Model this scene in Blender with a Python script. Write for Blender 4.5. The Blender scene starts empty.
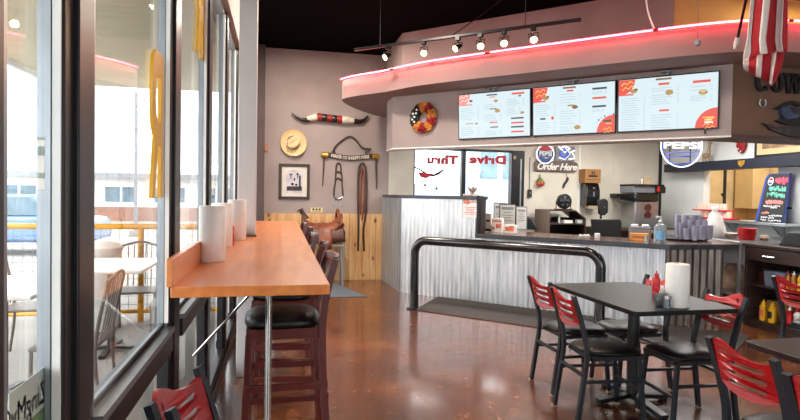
import bpy, bmesh, math, random
from mathutils import Vector, Matrix, Euler
random.seed(7)
PI = math.pi
sc = bpy.context.scene
COL = sc.collection

# ------------------------------------------------------------------ camera
CAM_H, FPX = 1.40, 560.0
PITCH, ROLL, YAW, SHV = math.radians(1.355), math.radians(.94), math.radians(12.17), -2.115
F = Vector((math.sin(YAW)*math.cos(PITCH), math.cos(YAW)*math.cos(PITCH), -math.sin(PITCH)))
R0 = Vector((math.cos(YAW), -math.sin(YAW), 0)); U0 = R0.cross(F)
RT = math.cos(ROLL)*R0 + math.sin(ROLL)*U0
UP = -math.sin(ROLL)*R0 + math.cos(ROLL)*U0
CP = Vector((0, 0, CAM_H))
cd = bpy.data.cameras.new('camera'); cam = bpy.data.objects.new('camera', cd); COL.objects.link(cam)
cd.sensor_width = 36; cd.lens = FPX/800*36; cd.shift_y = SHV/800; cd.clip_start = .02; cd.clip_end = 300
cam.matrix_world = Matrix((( RT.x, UP.x, -F.x, 0), (RT.y, UP.y, -F.y, 0), (RT.z, UP.z, -F.z, CAM_H), (0, 0, 0, 1)))
sc.camera = cam

# measuring helpers: where a sight line meets a real plane of the room
def ray(u, v): return F + RT*((u-400)/FPX) - UP*((v-210-SHV)/FPX)
def onZ(u, v, z): d = ray(u, v); return CP + d*((z-CAM_H)/d.z)
def onY(u, v, y): d = ray(u, v); return CP + d*(y/d.y)
def onX(u, v, x): d = ray(u, v); return CP + d*(x/d.x)
def onS(u, v, s): d = ray(u, v); return CP + d*(s/(d.x+d.y))      # the 45 degree planes x + y = s

# ------------------------------------------------------------------ materials
def lin(c):
    c = c/255.0
    return c/12.92 if c <= .04045 else ((c+.055)/1.055)**2.4
def rgb(t): return (lin(t[0]), lin(t[1]), lin(t[2]), 1)
def mat(name, color, rough=.5, metal=0, vary=0, scale=8, stretch=(1, 1, 1), bump=0, color2=None, coat=0, spec=.5, detail=4, trans=0, rvary=0):
    m = bpy.data.materials.new(name); m.use_nodes = True
    nt = m.node_tree; b = nt.nodes['Principled BSDF']
    b.inputs['Base Color'].default_value = rgb(color); b.inputs['Roughness'].default_value = rough
    b.inputs['Metallic'].default_value = metal; b.inputs['Coat Weight'].default_value = coat
    b.inputs['Coat Roughness'].default_value = .12
    b.inputs['Specular IOR Level'].default_value = spec
    b.inputs['Transmission Weight'].default_value = trans
    if vary or bump or color2 or rvary:
        tc = nt.nodes.new('ShaderNodeTexCoord'); mp = nt.nodes.new('ShaderNodeMapping')
        mp.inputs['Scale'].default_value = stretch
        n = nt.nodes.new('ShaderNodeTexNoise'); n.inputs['Scale'].default_value = scale; n.inputs['Detail'].default_value = detail
        nt.links.new(tc.outputs['Object'], mp.inputs['Vector']); nt.links.new(mp.outputs['Vector'], n.inputs['Vector'])
        if vary or color2:
            r = nt.nodes.new('ShaderNodeValToRGB')
            r.color_ramp.elements[0].position = .33; r.color_ramp.elements[1].position = .68
            c2 = color2 or tuple(min(255, c*(1+vary)) for c in color)
            c1 = color if color2 else tuple(c*(1-vary) for c in color)
            r.color_ramp.elements[0].color = rgb(c1); r.color_ramp.elements[1].color = rgb(c2)
            nt.links.new(n.outputs['Fac'], r.inputs['Fac']); nt.links.new(r.outputs['Color'], b.inputs['Base Color'])
        if rvary:
            mr = nt.nodes.new('ShaderNodeMapRange'); mr.inputs['To Min'].default_value = max(0, rough-rvary); mr.inputs['To Max'].default_value = rough+rvary
            nt.links.new(n.outputs['Fac'], mr.inputs['Value']); nt.links.new(mr.outputs['Result'], b.inputs['Roughness'])
        if bump:
            bp = nt.nodes.new('ShaderNodeBump'); bp.inputs['Strength'].default_value = bump; bp.inputs['Distance'].default_value = .01
            nt.links.new(n.outputs['Fac'], bp.inputs['Height']); nt.links.new(bp.outputs['Normal'], b.inputs['Normal'])
    return m
def emit(name, color, strength):
    m = bpy.data.materials.new(name); m.use_nodes = True
    b = m.node_tree.nodes['Principled BSDF']
    b.inputs['Base Color'].default_value = (.02, .02, .02, 1); b.inputs['Roughness'].default_value = .4
    b.inputs['Emission Color'].default_value = rgb(color); b.inputs['Emission Strength'].default_value = strength
    return m
def glass(name, tint=(1, 1, 1), ior=1.5, haze=0):
    m = bpy.data.materials.new(name); m.use_nodes = True; nt = m.node_tree
    nt.nodes.remove(nt.nodes['Principled BSDF'])
    out = nt.nodes['Material Output']; t = nt.nodes.new('ShaderNodeBsdfTransparent'); g = nt.nodes.new('ShaderNodeBsdfGlossy')
    t.inputs['Color'].default_value = (*tint, 1); g.inputs['Roughness'].default_value = .0
    lw = nt.nodes.new('ShaderNodeLayerWeight'); lw.inputs['Blend'].default_value = .5
    pw_ = nt.nodes.new('ShaderNodeMath'); pw_.operation = 'POWER'; pw_.inputs[1].default_value = 5
    fr = nt.nodes.new('ShaderNodeMapRange'); fr.inputs['To Min'].default_value = .035; fr.inputs['To Max'].default_value = .7
    nt.links.new(lw.outputs['Facing'], pw_.inputs[0]); nt.links.new(pw_.outputs[0], fr.inputs['Value'])
    mx = nt.nodes.new('ShaderNodeMixShader')
    nt.links.new(fr.outputs['Result'], mx.inputs['Fac']); nt.links.new(t.outputs[0], mx.inputs[1]); nt.links.new(g.outputs[0], mx.inputs[2])
    nt.links.new(mx.outputs[0], out.inputs['Surface'])
    return m

WALL = mat('grey mauve wall paint', (160, 144, 139), .75, vary=.03, scale=3, bump=.05)
BROWNWALL = mat('brown wall paint', (112, 82, 66), .75, vary=.05, scale=4)
KWALL = mat('cream wall paint', (214, 206, 190), .6, vary=.03, scale=3)
WHITEWALL = mat('white wall panel', (214, 216, 214), .5, vary=.02, scale=3)
WARMLITWALL = mat('warm-lit wall colour', (205, 165, 96), .7, vary=.04, scale=3)  # warm light falling on the upper wall is put into this yellow
TANWALL = mat('tan kitchen paint', (222, 196, 150), .6, vary=.05, scale=3)
BLACKCEIL = mat('black ceiling paint', (7, 6, 6), .9, vary=.2, scale=5, spec=.04)
COLUMN = mat('pale grey column paint', (190, 184, 182), .6, vary=.02, scale=4)
DARKTRIM = mat('dark brown painted trim', (74, 58, 54), .5, vary=.08, scale=6)
FRAME = mat('dark bronze aluminium', (38, 37, 39), .4, .35, vary=.1, scale=6)
SILVER = mat('brushed aluminium', (150, 156, 162), .4, .6, vary=.03, scale=10)
GLASS = glass('window glass', (.97, .98, .98))
ORANGEWOOD = mat('orange maple veneer', (198, 110, 50), .3, color2=(218, 134, 70), scale=2.5, stretch=(9, 1, 9), coat=.25, detail=6)
CHROME = mat('polished steel', (205, 205, 205), .15, 1)
STEEL = mat('stainless steel', (176, 178, 180), .3, 1, vary=.05, scale=9)
MAHOG = mat('red mahogany', (70, 20, 17), .32, color2=(92, 28, 22), scale=3, stretch=(6, 6, 1), coat=.15)
VINYL = mat('black vinyl', (15, 13, 13), .4, vary=.15, scale=20, bump=.08, spec=.3)
REDWOOD = mat('red stained wood', (160, 10, 20), .3, color2=(186, 20, 30), scale=5, stretch=(1, 8, 8), coat=.35)
SLATE = mat('slate painted steel tube', (32, 38, 45), .42, .1, vary=.06, scale=8, spec=.35)
TABLEBLK = mat('charcoal laminate', (24, 23, 25), .42, vary=.1, scale=30, spec=.2)
TABLEMAR = mat('dark maroon laminate', (38, 24, 25), .3, vary=.1, scale=25, spec=.4)
BLACKMET = mat('black painted metal', (20, 20, 22), .35, .2, vary=.1, scale=12)
BLACKGLOSS = mat('glossy black pipe paint', (16, 16, 17), .2, 0, vary=.1, scale=9, coat=.5)
BLACKPLA = mat('black plastic', (22, 22, 24), .4, vary=.1, scale=14)
GREYPLA = mat('grey plastic', (120, 122, 126), .4, vary=.05, scale=10)
WHITEPAPER = mat('white paper', (232, 226, 220), .8, vary=.015, scale=25, bump=.1)
CARDB = mat('cardboard', (160, 112, 66), .8, vary=.08, scale=6, stretch=(1, 1, 9))
DARKWOOD = mat('dark espresso wood', (48, 34, 30), .4, color2=(64, 46, 40), scale=4, stretch=(1, 1, 7))
BROWNWOOD = mat('brown wood veneer', (92, 72, 60), .45, color2=(112, 90, 74), scale=3, stretch=(9, 9, 1))
CTOP = mat('dark brown counter laminate', (70, 46, 38), .22, color2=(96, 64, 50), scale=5, coat=.3)
CEDGE = mat('grey black counter edge', (56, 58, 64), .35, vary=.1, scale=10)
RED = mat('red plastic', (200, 20, 24), .35, vary=.05, scale=8)
KETCHUP = mat('ketchup red plastic', (190, 18, 16), .3, vary=.05, scale=8)
YELLOW = mat('yellow plastic', (226, 172, 30), .4, vary=.05, scale=8)
SIGNYEL = mat('golden yellow letter board', (212, 158, 30), .45, vary=.04, scale=8)
BLUE = mat('blue print', (36, 66, 140), .45, vary=.05, scale=8)
NAVY = mat('navy painted board', (20, 27, 42), .4, vary=.08, scale=6)
GOLD = mat('gold badge', (190, 140, 60), .4, .6, vary=.1, scale=12)
LEATHER = mat('brown saddle leather', (112, 52, 28), .42, color2=(142, 72, 40), scale=9, bump=.15)
DKLEATHER = mat('dark strap leather', (62, 38, 26), .5, vary=.2, scale=14, bump=.1)
CREAMHAT = mat('cream straw', (226, 190, 140), .75, vary=.05, scale=40, bump=.2)
HORNMAT = mat('black horn', (28, 22, 22), .3, vary=.2, scale=10)
IVORY = mat('pale ivory horn', (216, 206, 188), .4, vary=.06, scale=12)
REDWRAP = mat('red leather wrap', (150, 26, 20), .5, vary=.1, scale=16, bump=.1)
PRINT = mat('pale photo print', (198, 190, 196), .5, vary=.1, scale=8)
MATBOARD = mat('cream mat board', (216, 206, 192), .8, vary=.02, scale=8)
INK = mat('black ink', (26, 24, 26), .6, vary=.1, scale=10)
WHITEPAINT = mat('white paint', (232, 230, 226), .5, vary=.02, scale=9)
REDPAINT = mat('red vinyl lettering', (190, 20, 38), .5, vary=.06, scale=20)
GREEN = mat('green leaf print', (110, 140, 96), .6, vary=.08, scale=10)
PALEDECAL = mat('pale grey window decal', (186, 196, 188), .6, vary=.03, scale=8)
GREYINK = mat('grey lettering', (150, 160, 154), .6, vary=.05, scale=8)
RUG = mat('blue grey carpet', (96, 104, 112), .95, vary=.2, scale=90, bump=.4)
MATRUG = mat('charcoal entrance mat', (80, 74, 72), .95, vary=.28, scale=120, bump=.5)
ORANGEPRINT = mat('orange red flyer print', (226, 118, 86), .6, vary=.15, scale=14)
CONCRETE = mat('pale concrete paving', (140, 136, 130), .85, vary=.05, scale=1.5, bump=.1)
ROOFWHITE = mat('white metal roofing', (176, 178, 182), .5, vary=.02, scale=2)
BRICK = mat('pale brick', (136, 100, 86), .85, vary=.12, scale=6)
RAILYEL = mat('yellow railing paint', (214, 148, 20), .45, vary=.04, scale=5)
CANOPY = mat('beige canopy soffit', (206, 198, 172), .8, vary=.03, scale=1, stretch=(1, 12, 1))
ASPHALT = mat('grey asphalt', (150, 150, 150), .9, vary=.06, scale=3)
PANEBLUE = mat('bluish pane', (84, 108, 120), .2, vary=.15, scale=2)
CARPAINT = mat('light blue car paint', (92, 122, 162), .25, vary=.04, scale=2, coat=.5)
RUBBER = mat('black rubber', (26, 26, 26), .8, vary=.1, scale=8)
PLASTICWHITE = mat('white moulded plastic', (226, 226, 222), .5, vary=.02, scale=8)
BAG = mat('thin white plastic bag', (222, 214, 210), .5, vary=.05, scale=10, bump=.3)
TANBAG = mat('brown paper bag', (176, 150, 126), .8, vary=.12, scale=9, bump=.3)
CUPMAT = mat('translucent plastic cup', (196, 194, 214), .25, vary=.06, scale=8, trans=.2)
CLEAR = mat('clear bottle plastic', (206, 220, 230), .12, vary=.02, scale=8, trans=.7)
GREENY = mat('green cloth', (96, 128, 74), .8, vary=.15, scale=14)
ORANGERED = mat('orange red carved wood', (186, 84, 44), .6, vary=.25, scale=16)
FLAGRED = mat('flag red cloth', (158, 12, 28), .8, vary=.04, scale=20)
FLAGWHITE = mat('flag white cloth', (232, 218, 210), .8, vary=.02, scale=20)
FLAGBLUE = mat('flag blue cloth', (34, 40, 92), .8, vary=.04, scale=20)
NEONPINK = emit('pink neon', (255, 50, 72), 34.0)
NEONWHITE = emit('white neon', (255, 255, 255), 1.6)
NEONBLUE = emit('blue neon', (60, 90, 210), 1.2)
BULB = emit('warm bulb', (255, 214, 140), 14)
SCREEN = emit('lit menu screen', (222, 240, 246), .80)
S_RED = emit('lit red graphic', (238, 84, 66), .80)
S_PINK = emit('lit pale red graphic', (248, 150, 140), .80)
S_DARK = emit('lit dark caption', (60, 74, 82), .80)
S_TXT = emit('lit pale text', (188, 208, 220), .80)
S_FOOD = emit('lit food photo', (186, 150, 84), .80)
S_FOOD2 = emit('lit brown food photo', (132, 96, 60), .80)
S_YEL = emit('lit yellow lettering', (255, 226, 120), .80)
S_WHT = emit('lit white lettering', (250, 246, 236), .95)
CHALK = mat('black chalkboard', (34, 34, 38), .6, vary=.1, scale=9)
C_TEAL = mat('teal chalk', (120, 196, 176), .8, vary=.08, scale=60)
C_PINK = mat('pink chalk', (232, 96, 120), .8, vary=.08, scale=60)
C_CORAL = mat('coral chalk', (236, 150, 140), .8, vary=.08, scale=60)
C_WHITE = mat('white chalk', (226, 228, 230), .8, vary=.05, scale=60)
BOARDBLUE = mat('blue board frame', (44, 72, 160), .4, vary=.06, scale=8)
BOX_ORANGE = mat('orange carton', (222, 140, 58), .6, vary=.1, scale=9)
TAN = mat('tan wood block', (186, 160, 130), .6, vary=.08, scale=9)
MAUVE = mat('dark dusty paint', (60, 52, 56), .7, vary=.2, scale=12)
DENIM = mat('dusty blue paint', (64, 78, 106), .7, vary=.2, scale=12)

def floor_material():
    m = bpy.data.materials.new('stained polished concrete'); m.use_nodes = True; nt = m.node_tree; b = nt.nodes['Principled BSDF']
    tc = nt.nodes.new('ShaderNodeTexCoord')
    n1 = nt.nodes.new('ShaderNodeTexNoise'); n1.inputs['Scale'].default_value = 1.1; n1.inputs['Detail'].default_value = 8; n1.inputs['Roughness'].default_value = .65
    n2 = nt.nodes.new('ShaderNodeTexNoise'); n2.inputs['Scale'].default_value = 9; n2.inputs['Detail'].default_value = 6
    for n in (n1, n2): nt.links.new(tc.outputs['Object'], n.inputs['Vector'])
    r = nt.nodes.new('ShaderNodeValToRGB'); e = r.color_ramp.elements
    e[0].position = .32; e[0].color = rgb((76, 42, 25)); e[1].position = .7; e[1].color = rgb((146, 88, 52))
    k = r.color_ramp.elements.new(.5); k.color = rgb((106, 59, 34))
    nt.links.new(n1.outputs['Fac'], r.inputs['Fac'])
    r2 = nt.nodes.new('ShaderNodeValToRGB'); r2.color_ramp.elements[0].position = .35; r2.color_ramp.elements[0].color = (.8, .8, .8, 1)
    r2.color_ramp.elements[1].position = .65; r2.color_ramp.elements[1].color = (1.05, 1.02, 1, 1)
    nt.links.new(n2.outputs['Fac'], r2.inputs['Fac'])
    mx = nt.nodes.new('ShaderNodeMix'); mx.data_type = 'RGBA'; mx.blend_type = 'MULTIPLY'; mx.inputs['Factor'].default_value = 1
    nt.links.new(r.outputs['Color'], mx.inputs['A']); nt.links.new(r2.outputs['Color'], mx.inputs['B'])
    nt.links.new(mx.outputs['Result'], b.inputs['Base Color'])
    mr = nt.nodes.new('ShaderNodeMapRange'); mr.inputs['To Min'].default_value = .14; mr.inputs['To Max'].default_value = .34
    nt.links.new(n2.outputs['Fac'], mr.inputs['Value']); nt.links.new(mr.outputs['Result'], b.inputs['Roughness'])
    b.inputs['Coat Weight'].default_value = .4; b.inputs['Coat Roughness'].default_value = .1
    return m
FLOOR = floor_material()

def pine_material():
    m = bpy.data.materials.new('knotty pine boards'); m.use_nodes = True; nt = m.node_tree; b = nt.nodes['Principled BSDF']
    tc = nt.nodes.new('ShaderNodeTexCoord'); mp = nt.nodes.new('ShaderNodeMapping'); mp.inputs['Scale'].default_value = (14, 14, 1.2)
    n = nt.nodes.new('ShaderNodeTexNoise'); n.inputs['Scale'].default_value = 2; n.inputs['Detail'].default_value = 5
    nt.links.new(tc.outputs['Object'], mp.inputs['Vector']); nt.links.new(mp.outputs['Vector'], n.inputs['Vector'])
    r = nt.nodes.new('ShaderNodeValToRGB'); r.color_ramp.elements[0].position = .3; r.color_ramp.elements[0].color = rgb((200, 146, 92))
    r.color_ramp.elements[1].position = .7; r.color_ramp.elements[1].color = rgb((232, 190, 134))
    nt.links.new(n.outputs['Fac'], r.inputs['Fac'])
    vo = nt.nodes.new('ShaderNodeTexVoronoi'); vo.inputs['Scale'].default_value = 4.2
    m2 = nt.nodes.new('ShaderNodeMapping'); m2.inputs['Scale'].default_value = (1.5, 1, .8)
    nt.links.new(tc.outputs['Object'], m2.inputs['Vector']); nt.links.new(m2.outputs['Vector'], vo.inputs['Vector'])
    kr = nt.nodes.new('ShaderNodeValToRGB'); kr.color_ramp.elements[0].position = .09; kr.color_ramp.elements[0].color = (1, 1, 1, 1)
    kr.color_ramp.elements[1].position = .17; kr.color_ramp.elements[1].color = (0, 0, 0, 1)
    nt.links.new(vo.outputs['Distance'], kr.inputs['Fac'])
    mx = nt.nodes.new('ShaderNodeMix'); mx.data_type = 'RGBA'
    nt.links.new(kr.outputs['Color'], mx.inputs['Factor']); nt.links.new(r.outputs['Color'], mx.inputs['A']); mx.inputs['B'].default_value = rgb((120, 72, 38))
    nt.links.new(mx.outputs['Result'], b.inputs['Base Color']); b.inputs['Roughness'].default_value = .5
    return m
PINE = pine_material()

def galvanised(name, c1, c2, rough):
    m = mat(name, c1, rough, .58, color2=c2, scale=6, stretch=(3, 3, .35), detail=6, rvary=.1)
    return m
CORR = galvanised('galvanised corrugated steel', (206, 209, 211), (244, 246, 247), .34)

# ------------------------------------------------------------------ mesh helpers
class MB:
    def __init__(s): s.v = []; s.f = []; s.mi = []
    def add(s, vs, fs, mi=0):
        o = len(s.v); s.v += [Vector(p) for p in vs]; s.f += [tuple(i+o for i in f) for f in fs]; s.mi += [mi]*len(fs); return s
    def box(s, c, d, rot=None, mi=0):
        x, y, z = d[0]/2, d[1]/2, d[2]/2
        vs = [Vector((a*x, b*y, e*z)) for a in (-1, 1) for b in (-1, 1) for e in (-1, 1)]
        if rot: m = Euler(rot).to_matrix(); vs = [m @ p for p in vs]
        vs = [p+Vector(c) for p in vs]
        return s.add(vs, [(0, 1, 3, 2), (4, 6, 7, 5), (0, 4, 5, 1), (2, 3, 7, 6), (0, 2, 6, 4), (1, 5, 7, 3)], mi)
    def span(s, a, b, mi=0):
        return s.box([(p+q)/2 for p, q in zip(a, b)], [abs(q-p) for p, q in zip(a, b)], None, mi)
    def bar(s, p, q, w, h, mi=0, up=(0, 0, 1)):
        p, q = Vector(p), Vector(q); d = (q-p).normalized(); u = Vector(up)
        if abs(d.dot(u)) > .98: u = Vector((0, 1, 0))
        a = d.cross(u).normalized(); b = a.cross(d)
        vs = [e+a*i*w/2+b*j*h/2 for e in (p, q) for i, j in ((-1, -1), (1, -1), (1, 1), (-1, 1))]
        return s.add(vs, [(3, 2, 1, 0), (4, 5, 6, 7), (0, 1, 5, 4), (1, 2, 6, 5), (2, 3, 7, 6), (3, 0, 4, 7)], mi)
    def tube(s, pts, r, n=10, closed=False, mi=0, flat=1.0):
        pts = [Vector(p) for p in pts]; k = len(pts)
        rs = r if isinstance(r, (list, tuple)) else [r]*k
        up = None; vs = []
        for i, p in enumerate(pts):
            if closed: d = pts[(i+1) % k]-pts[i-1]
            else: d = pts[min(i+1, k-1)]-pts[max(i-1, 0)]
            d.normalize()
            if up is None:
                up = Vector((0, 0, 1)) if abs(d.z) < .9 else Vector((0, 1, 0))
            a = d.cross(up)
            if a.length < 1e-4: a = d.orthogonal()
            a.normalize(); up = a.cross(d).normalized()
            for j in range(n):
                t = 2*PI*j/n; vs.append(p+a*math.cos(t)*rs[i]+up*math.sin(t)*rs[i]*flat)
        fs = []
        for i in range(k if closed else k-1):
            for j in range(n):
                fs.append((i*n+j, i*n+(j+1) % n, ((i+1) % k)*n+(j+1) % n, ((i+1) % k)*n+j))
        if not closed: fs += [tuple(reversed(range(n))), tuple(range((k-1)*n, k*n))]
        return s.add(vs, fs, mi)
    def lathe(s, prof, n=24, c=(0, 0, 0), mi=0, rot=None):
        vs = []; fs = []; k = len(prof); m = Euler(rot).to_matrix() if rot else None
        for r, z in prof:
            for j in range(n):
                p = Vector((max(r, 1e-4)*math.cos(2*PI*j/n), max(r, 1e-4)*math.sin(2*PI*j/n), z))
                vs.append((m @ p if m else p)+Vector(c))
        for i in range(k-1):
            for j in range(n): fs.append((i*n+j, i*n+(j+1) % n, (i+1)*n+(j+1) % n, (i+1)*n+j))
        fs += [tuple(reversed(range(n))), tuple(range((k-1)*n, k*n))]
        return s.add(vs, fs, mi)
    def prism(s, poly, a, b, ax='y', mi=0):
        def put(p, t): return {'y': (p[0], t, p[1]), 'z': (p[0], p[1], t), 'x': (t, p[0], p[1])}[ax]
        n = len(poly); vs = [put(p, a) for p in poly]+[put(p, b) for p in poly]
        fs = [tuple(range(n)), tuple(reversed(range(n, 2*n)))]+[(i, (i+1) % n, n+(i+1) % n, n+i) for i in range(n)]
        return s.add(vs, fs, mi)
    def mesh(s, me, fn, mi=0):
        return s.add([fn(v.co.copy()) for v in me.vertices], [tuple(p.vertices) for p in me.polygons], mi)
    def build(s, name, mats, parent=None, bevel=0, sharp=40, kind=None, smooth=True):
        me = bpy.data.meshes.new(name); me.from_pydata([tuple(p) for p in s.v], [], s.f)
        if not isinstance(mats, (list, tuple)): mats = [mats]
        for m in mats: me.materials.append(m)
        me.polygons.foreach_set('material_index', s.mi)
        bm = bmesh.new(); bm.from_mesh(me); bmesh.ops.recalc_face_normals(bm, faces=bm.faces); bm.to_mesh(me); bm.free()
        if smooth:
            me.polygons.foreach_set('use_smooth', [True]*len(me.polygons)); me.set_sharp_from_angle(angle=math.radians(sharp))
        me.update()
        o = bpy.data.objects.new(name, me); COL.objects.link(o)
        if parent: o.parent = parent
        if bevel:
            b = o.modifiers.new('bevel', 'BEVEL'); b.width = bevel; b.segments = 2; b.limit_method = 'ANGLE'; b.angle_limit = math.radians(40)
        if kind: o['kind'] = kind
        return o

def cut_shape(outline, holes, depth, mirror=False):
    """flat board with holes, in the x/z plane, thickness along y; returns a mesh"""
    cu = bpy.data.curves.new('tmp', 'CURVE'); cu.dimensions = '2D'; cu.fill_mode = 'BOTH'; cu.extrude = depth/2
    for pl in [outline]+list(holes):
        sp = cu.splines.new('POLY'); sp.points.add(len(pl)-1); sp.use_cyclic_u = True
        for p, q in zip(sp.points, pl): p.co = ((-q[0] if mirror else q[0]), q[1], 0, 1)
    ob = bpy.data.objects.new('tmp', cu); COL.objects.link(ob)
    me = bpy.data.meshes.new_from_object(ob.evaluated_get(bpy.context.evaluated_depsgraph_get()))
    bpy.data.objects.remove(ob); bpy.data.curves.remove(cu)
    return me
def text_mesh(txt, size, depth=.002, bold=0, shear=0, space=1.0):
    cu = bpy.data.curves.new('tmp', 'FONT'); cu.body = txt; cu.size = size; cu.extrude = depth/2; cu.align_x = 'CENTER'; cu.align_y = 'CENTER'
    cu.offset = bold; cu.shear = shear; cu.space_character = space; cu.resolution_u = 3
    ob = bpy.data.objects.new('tmp', cu); COL.objects.link(ob)
    me = bpy.data.meshes.new_from_object(ob.evaluated_get(bpy.context.evaluated_depsgraph_get()))
    bpy.data.objects.remove(ob); bpy.data.curves.remove(cu)
    return me
def upright(x=0, y=0, z=0, sx=1, sz=1):
    return lambda p: Vector((x+p.x*sx, y-p.z, z+p.y*sz))      # lay a flat mesh into the x/z plane facing -y

def thing(name, label, cat, loc=(0, 0, 0), rotz=0, group=None):
    o = bpy.data.objects.new(name, None); COL.objects.link(o); o.empty_display_size = .1
    o.location = loc; o.rotation_euler = (0, 0, rotz); o['label'] = label; o['category'] = cat
    if group: o['group'] = group
    return o
def tag(o, label, cat, group=None):
    o['label'] = label; o['category'] = cat
    if group: o['group'] = group
    return o
def place(o, loc, rotz=0):
    o.location = loc; o.rotation_euler = (0, 0, rotz); return o
def copy_tree(o, parent=None):
    c = o.copy(); COL.objects.link(c); c.parent = parent
    for ch in list(o.children): copy_tree(ch, c)
    return c
def dup(o, loc, rotz=None, label=None):
    c = copy_tree(o); c.location = loc
    if rotz is not None: c.rotation_euler = (0, 0, rotz)
    if label: c['label'] = label
    return c
def arc(cx, cy, r, a0, a1, n, ry=None):
    ry = ry or r
    return [(cx+r*math.cos(math.radians(a0+(a1-a0)*i/n)), cy+ry*math.sin(math.radians(a0+(a1-a0)*i/n))) for i in range(n+1)]
def bez(P, n=8):
    """Catmull-Rom through points"""
    P = [Vector(p) for p in P]; out = []
    for i in range(len(P)-1):
        a, b, c, d = P[max(i-1, 0)], P[i], P[i+1], P[min(i+2, len(P)-1)]
        for k in range(n):
            t = k/n
            out.append(.5*((2*b)+(c-a)*t+(2*a-5*b+4*c-d)*t*t+(3*b-a-3*c+d)*t**3))
    out.append(P[-1]); return out
def S(mb, name, mats, bevel=0, **k): return mb.build(name, mats, None, bevel, kind='structure', **k)
R45 = -PI/4

# ================================================================== THE SETTING
YB, XR, XW = 9.04, 6.81, -.44
SF = 8.539                                   # soffit plane x + y
S(MB().span((-.56, -3.2, -.12), (8.9, 9.2, 0)), 'floor', FLOOR)
S(MB().span((-.60, -3.2, 3.66), (8.9, 9.3, 3.8)), 'ceiling', BLACKCEIL)
S(MB().span((-.62, YB, 0), (1.75, YB+.14, 3.66)), 'wall_back', WALL)
WX0, WX1, WZ0, WZ1 = 2.17, 4.14, .95, 2.19
m = MB()
m.span((1.75, YB, 0), (WX0, YB+.14, 2.66)); m.span((WX1, YB, 0), (8.9, YB+.14, 2.66))
m.span((WX0, YB, 0), (WX1, YB+.14, WZ0)); m.span((WX0, YB, WZ1), (WX1, YB+.14, 2.66)); m.span((1.75, YB+.02, 2.66), (8.9, YB+.14, 3.66))
S(m, 'wall_kitchen', KWALL)
# right wall with the pass-through opening
PY0, PY1, PZ0, PZ1 = 6.55, 7.95, 1.10, 1.88
m = MB()
m.span((XR, -3.1, 0), (XR+.12, PY0, 3.66)); m.span((XR, PY1, 0), (XR+.12, YB, 3.66))
m.span((XR, PY0, 0), (XR+.12, PY1, PZ0)); m.span((XR, PY0, PZ1), (XR+.12, PY1, 3.66))
S(m, 'wall_right', WHITEWALL)
m = MB(); m.span((8.7, 4.5, 0), (8.82, YB, 3.66)); m.span((XR+.12, 4.4, 0), (8.82, 4.52, 3.66)); m.span((XR+.13, YB-.03, 0), (8.7, YB, 3.66))
S(m, 'wall_inner_kitchen', TANWALL)
# rear wall behind the viewer, with an unseen window added for daylight fill
m = MB(); m.span((-.6, -3.2, 0), (XR, -3.08, .35)); m.span((-.6, -3.2, 2.9), (XR, -3.08, 3.66)); m.span((-.6, -3.2, .35), (1.5, -3.08, 2.9)); m.span((4.6, -3.2, .35), (XR, -3.08, 2.9))
S(m, 'wall_rear', WALL)
w = S(MB().span((1.5, -3.15, .35), (4.6, -3.14, 2.9)), 'window_20', GLASS)
m = MB()
for x in (1.53, 3.05, 4.57): m.span((x-.03, -3.2, .35), (x+.03, -3.06, 2.9))
m.build('window_frame', FRAME, w)

# wall above the windows and the kerb below them
S(MB().span((-.56, -3.1, 2.86), (-.40, YB, 3.66)), 'wall_left', WALL)
S(MB().span((-.56, -3.1, 0), (-.42, YB, .06)), 'baseboard_left', FRAME)
mull = [(-2.9, -2.65), (-1.75, -1.5), (-.6, -.35), (.82, 1.035), (1.295, 1.49), (2.45, 2.69), (3.6, 3.85), (4.75, 5.0), (5.9, 6.15), (7.05, 7.3), (8.2, 8.45), (8.9, 9.04)]
for i, (a, b) in enumerate(mull):
    m = MB(); m.span((-.488, a, .06), (XW, b, 2.86)); m.span((-.45, a+.05, .06), (XW+.012, b-.06, 2.86))
    S(m, 'trim_%d' % (i+1), FRAME, bevel=.004)
for i in range(len(mull)-1):
    a, b = mull[i][1], mull[i+1][0]
    w = S(MB().span((-.476, a+.02, .84), (-.471, b-.02, 2.84)), 'window_%d' % (i+1), GLASS)
    m = MB()
    for z0, z1 in ((.84, 2.86),):
        m.span((-.484, a, z0), (-.446, a+.022, z1)); m.span((-.484, b-.022, z0), (-.446, b, z1))
        m.span((-.466, b-.03, z0), (-.456, b-.022, z1))
    m.span((-.484, a, 2.82), (-.446, b, 2.86)); m.span((-.470, a+.022, .84), (-.458, b-.022, .862))
    m.build('window_frame', SILVER, w)
    MB().span((-.454, b-.028, .86), (-.4385, b-.0225, 2.82)).build('weather_strip', PLASTICWHITE, w)
    m = MB(); m.span((-.478, a, .835), (-.455, b, .852)); m.build('glazing_bead', FRAME, w)
    m = MB(); m.span((-.455, a, .82), (-.418, b, .842)); m.build('window_sill', SILVER, w)
    m = MB(); m.span((-.52, a, .74), (-.425, b, .82)); m.span((-.52, a, .06), (-.43, b, .12)); m.build('window_rail', FRAME, w)
    MB().span((-.50, a+.01, .12), (-.494, b-.01, .74)).build('lower_pane', GLASS, w)
# pilaster in the back corner, square column through the bar
S(MB().span((-.40, 8.86, 0), (-.235, YB, 3.66)), 'trim_20', DARKTRIM, bevel=.006)
S(MB().span((-.305, 4.36, 0), (-.175, 4.50, 3.66)), 'column', COLUMN, bevel=.004)
# knotty pine wainscot: boards of one panelled dado
m = MB(); x = -.23; k = 0
while x < 1.66:
    wd = .098+.014*((k*7) % 3); x2 = min(x+wd, 1.665)
    m.span((x+.002, YB-.022, .0), (x2-.002, YB, 1.075)); x = x2; k += 1
S(m, 'wall_wainscot', PINE, bevel=.003)

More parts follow.
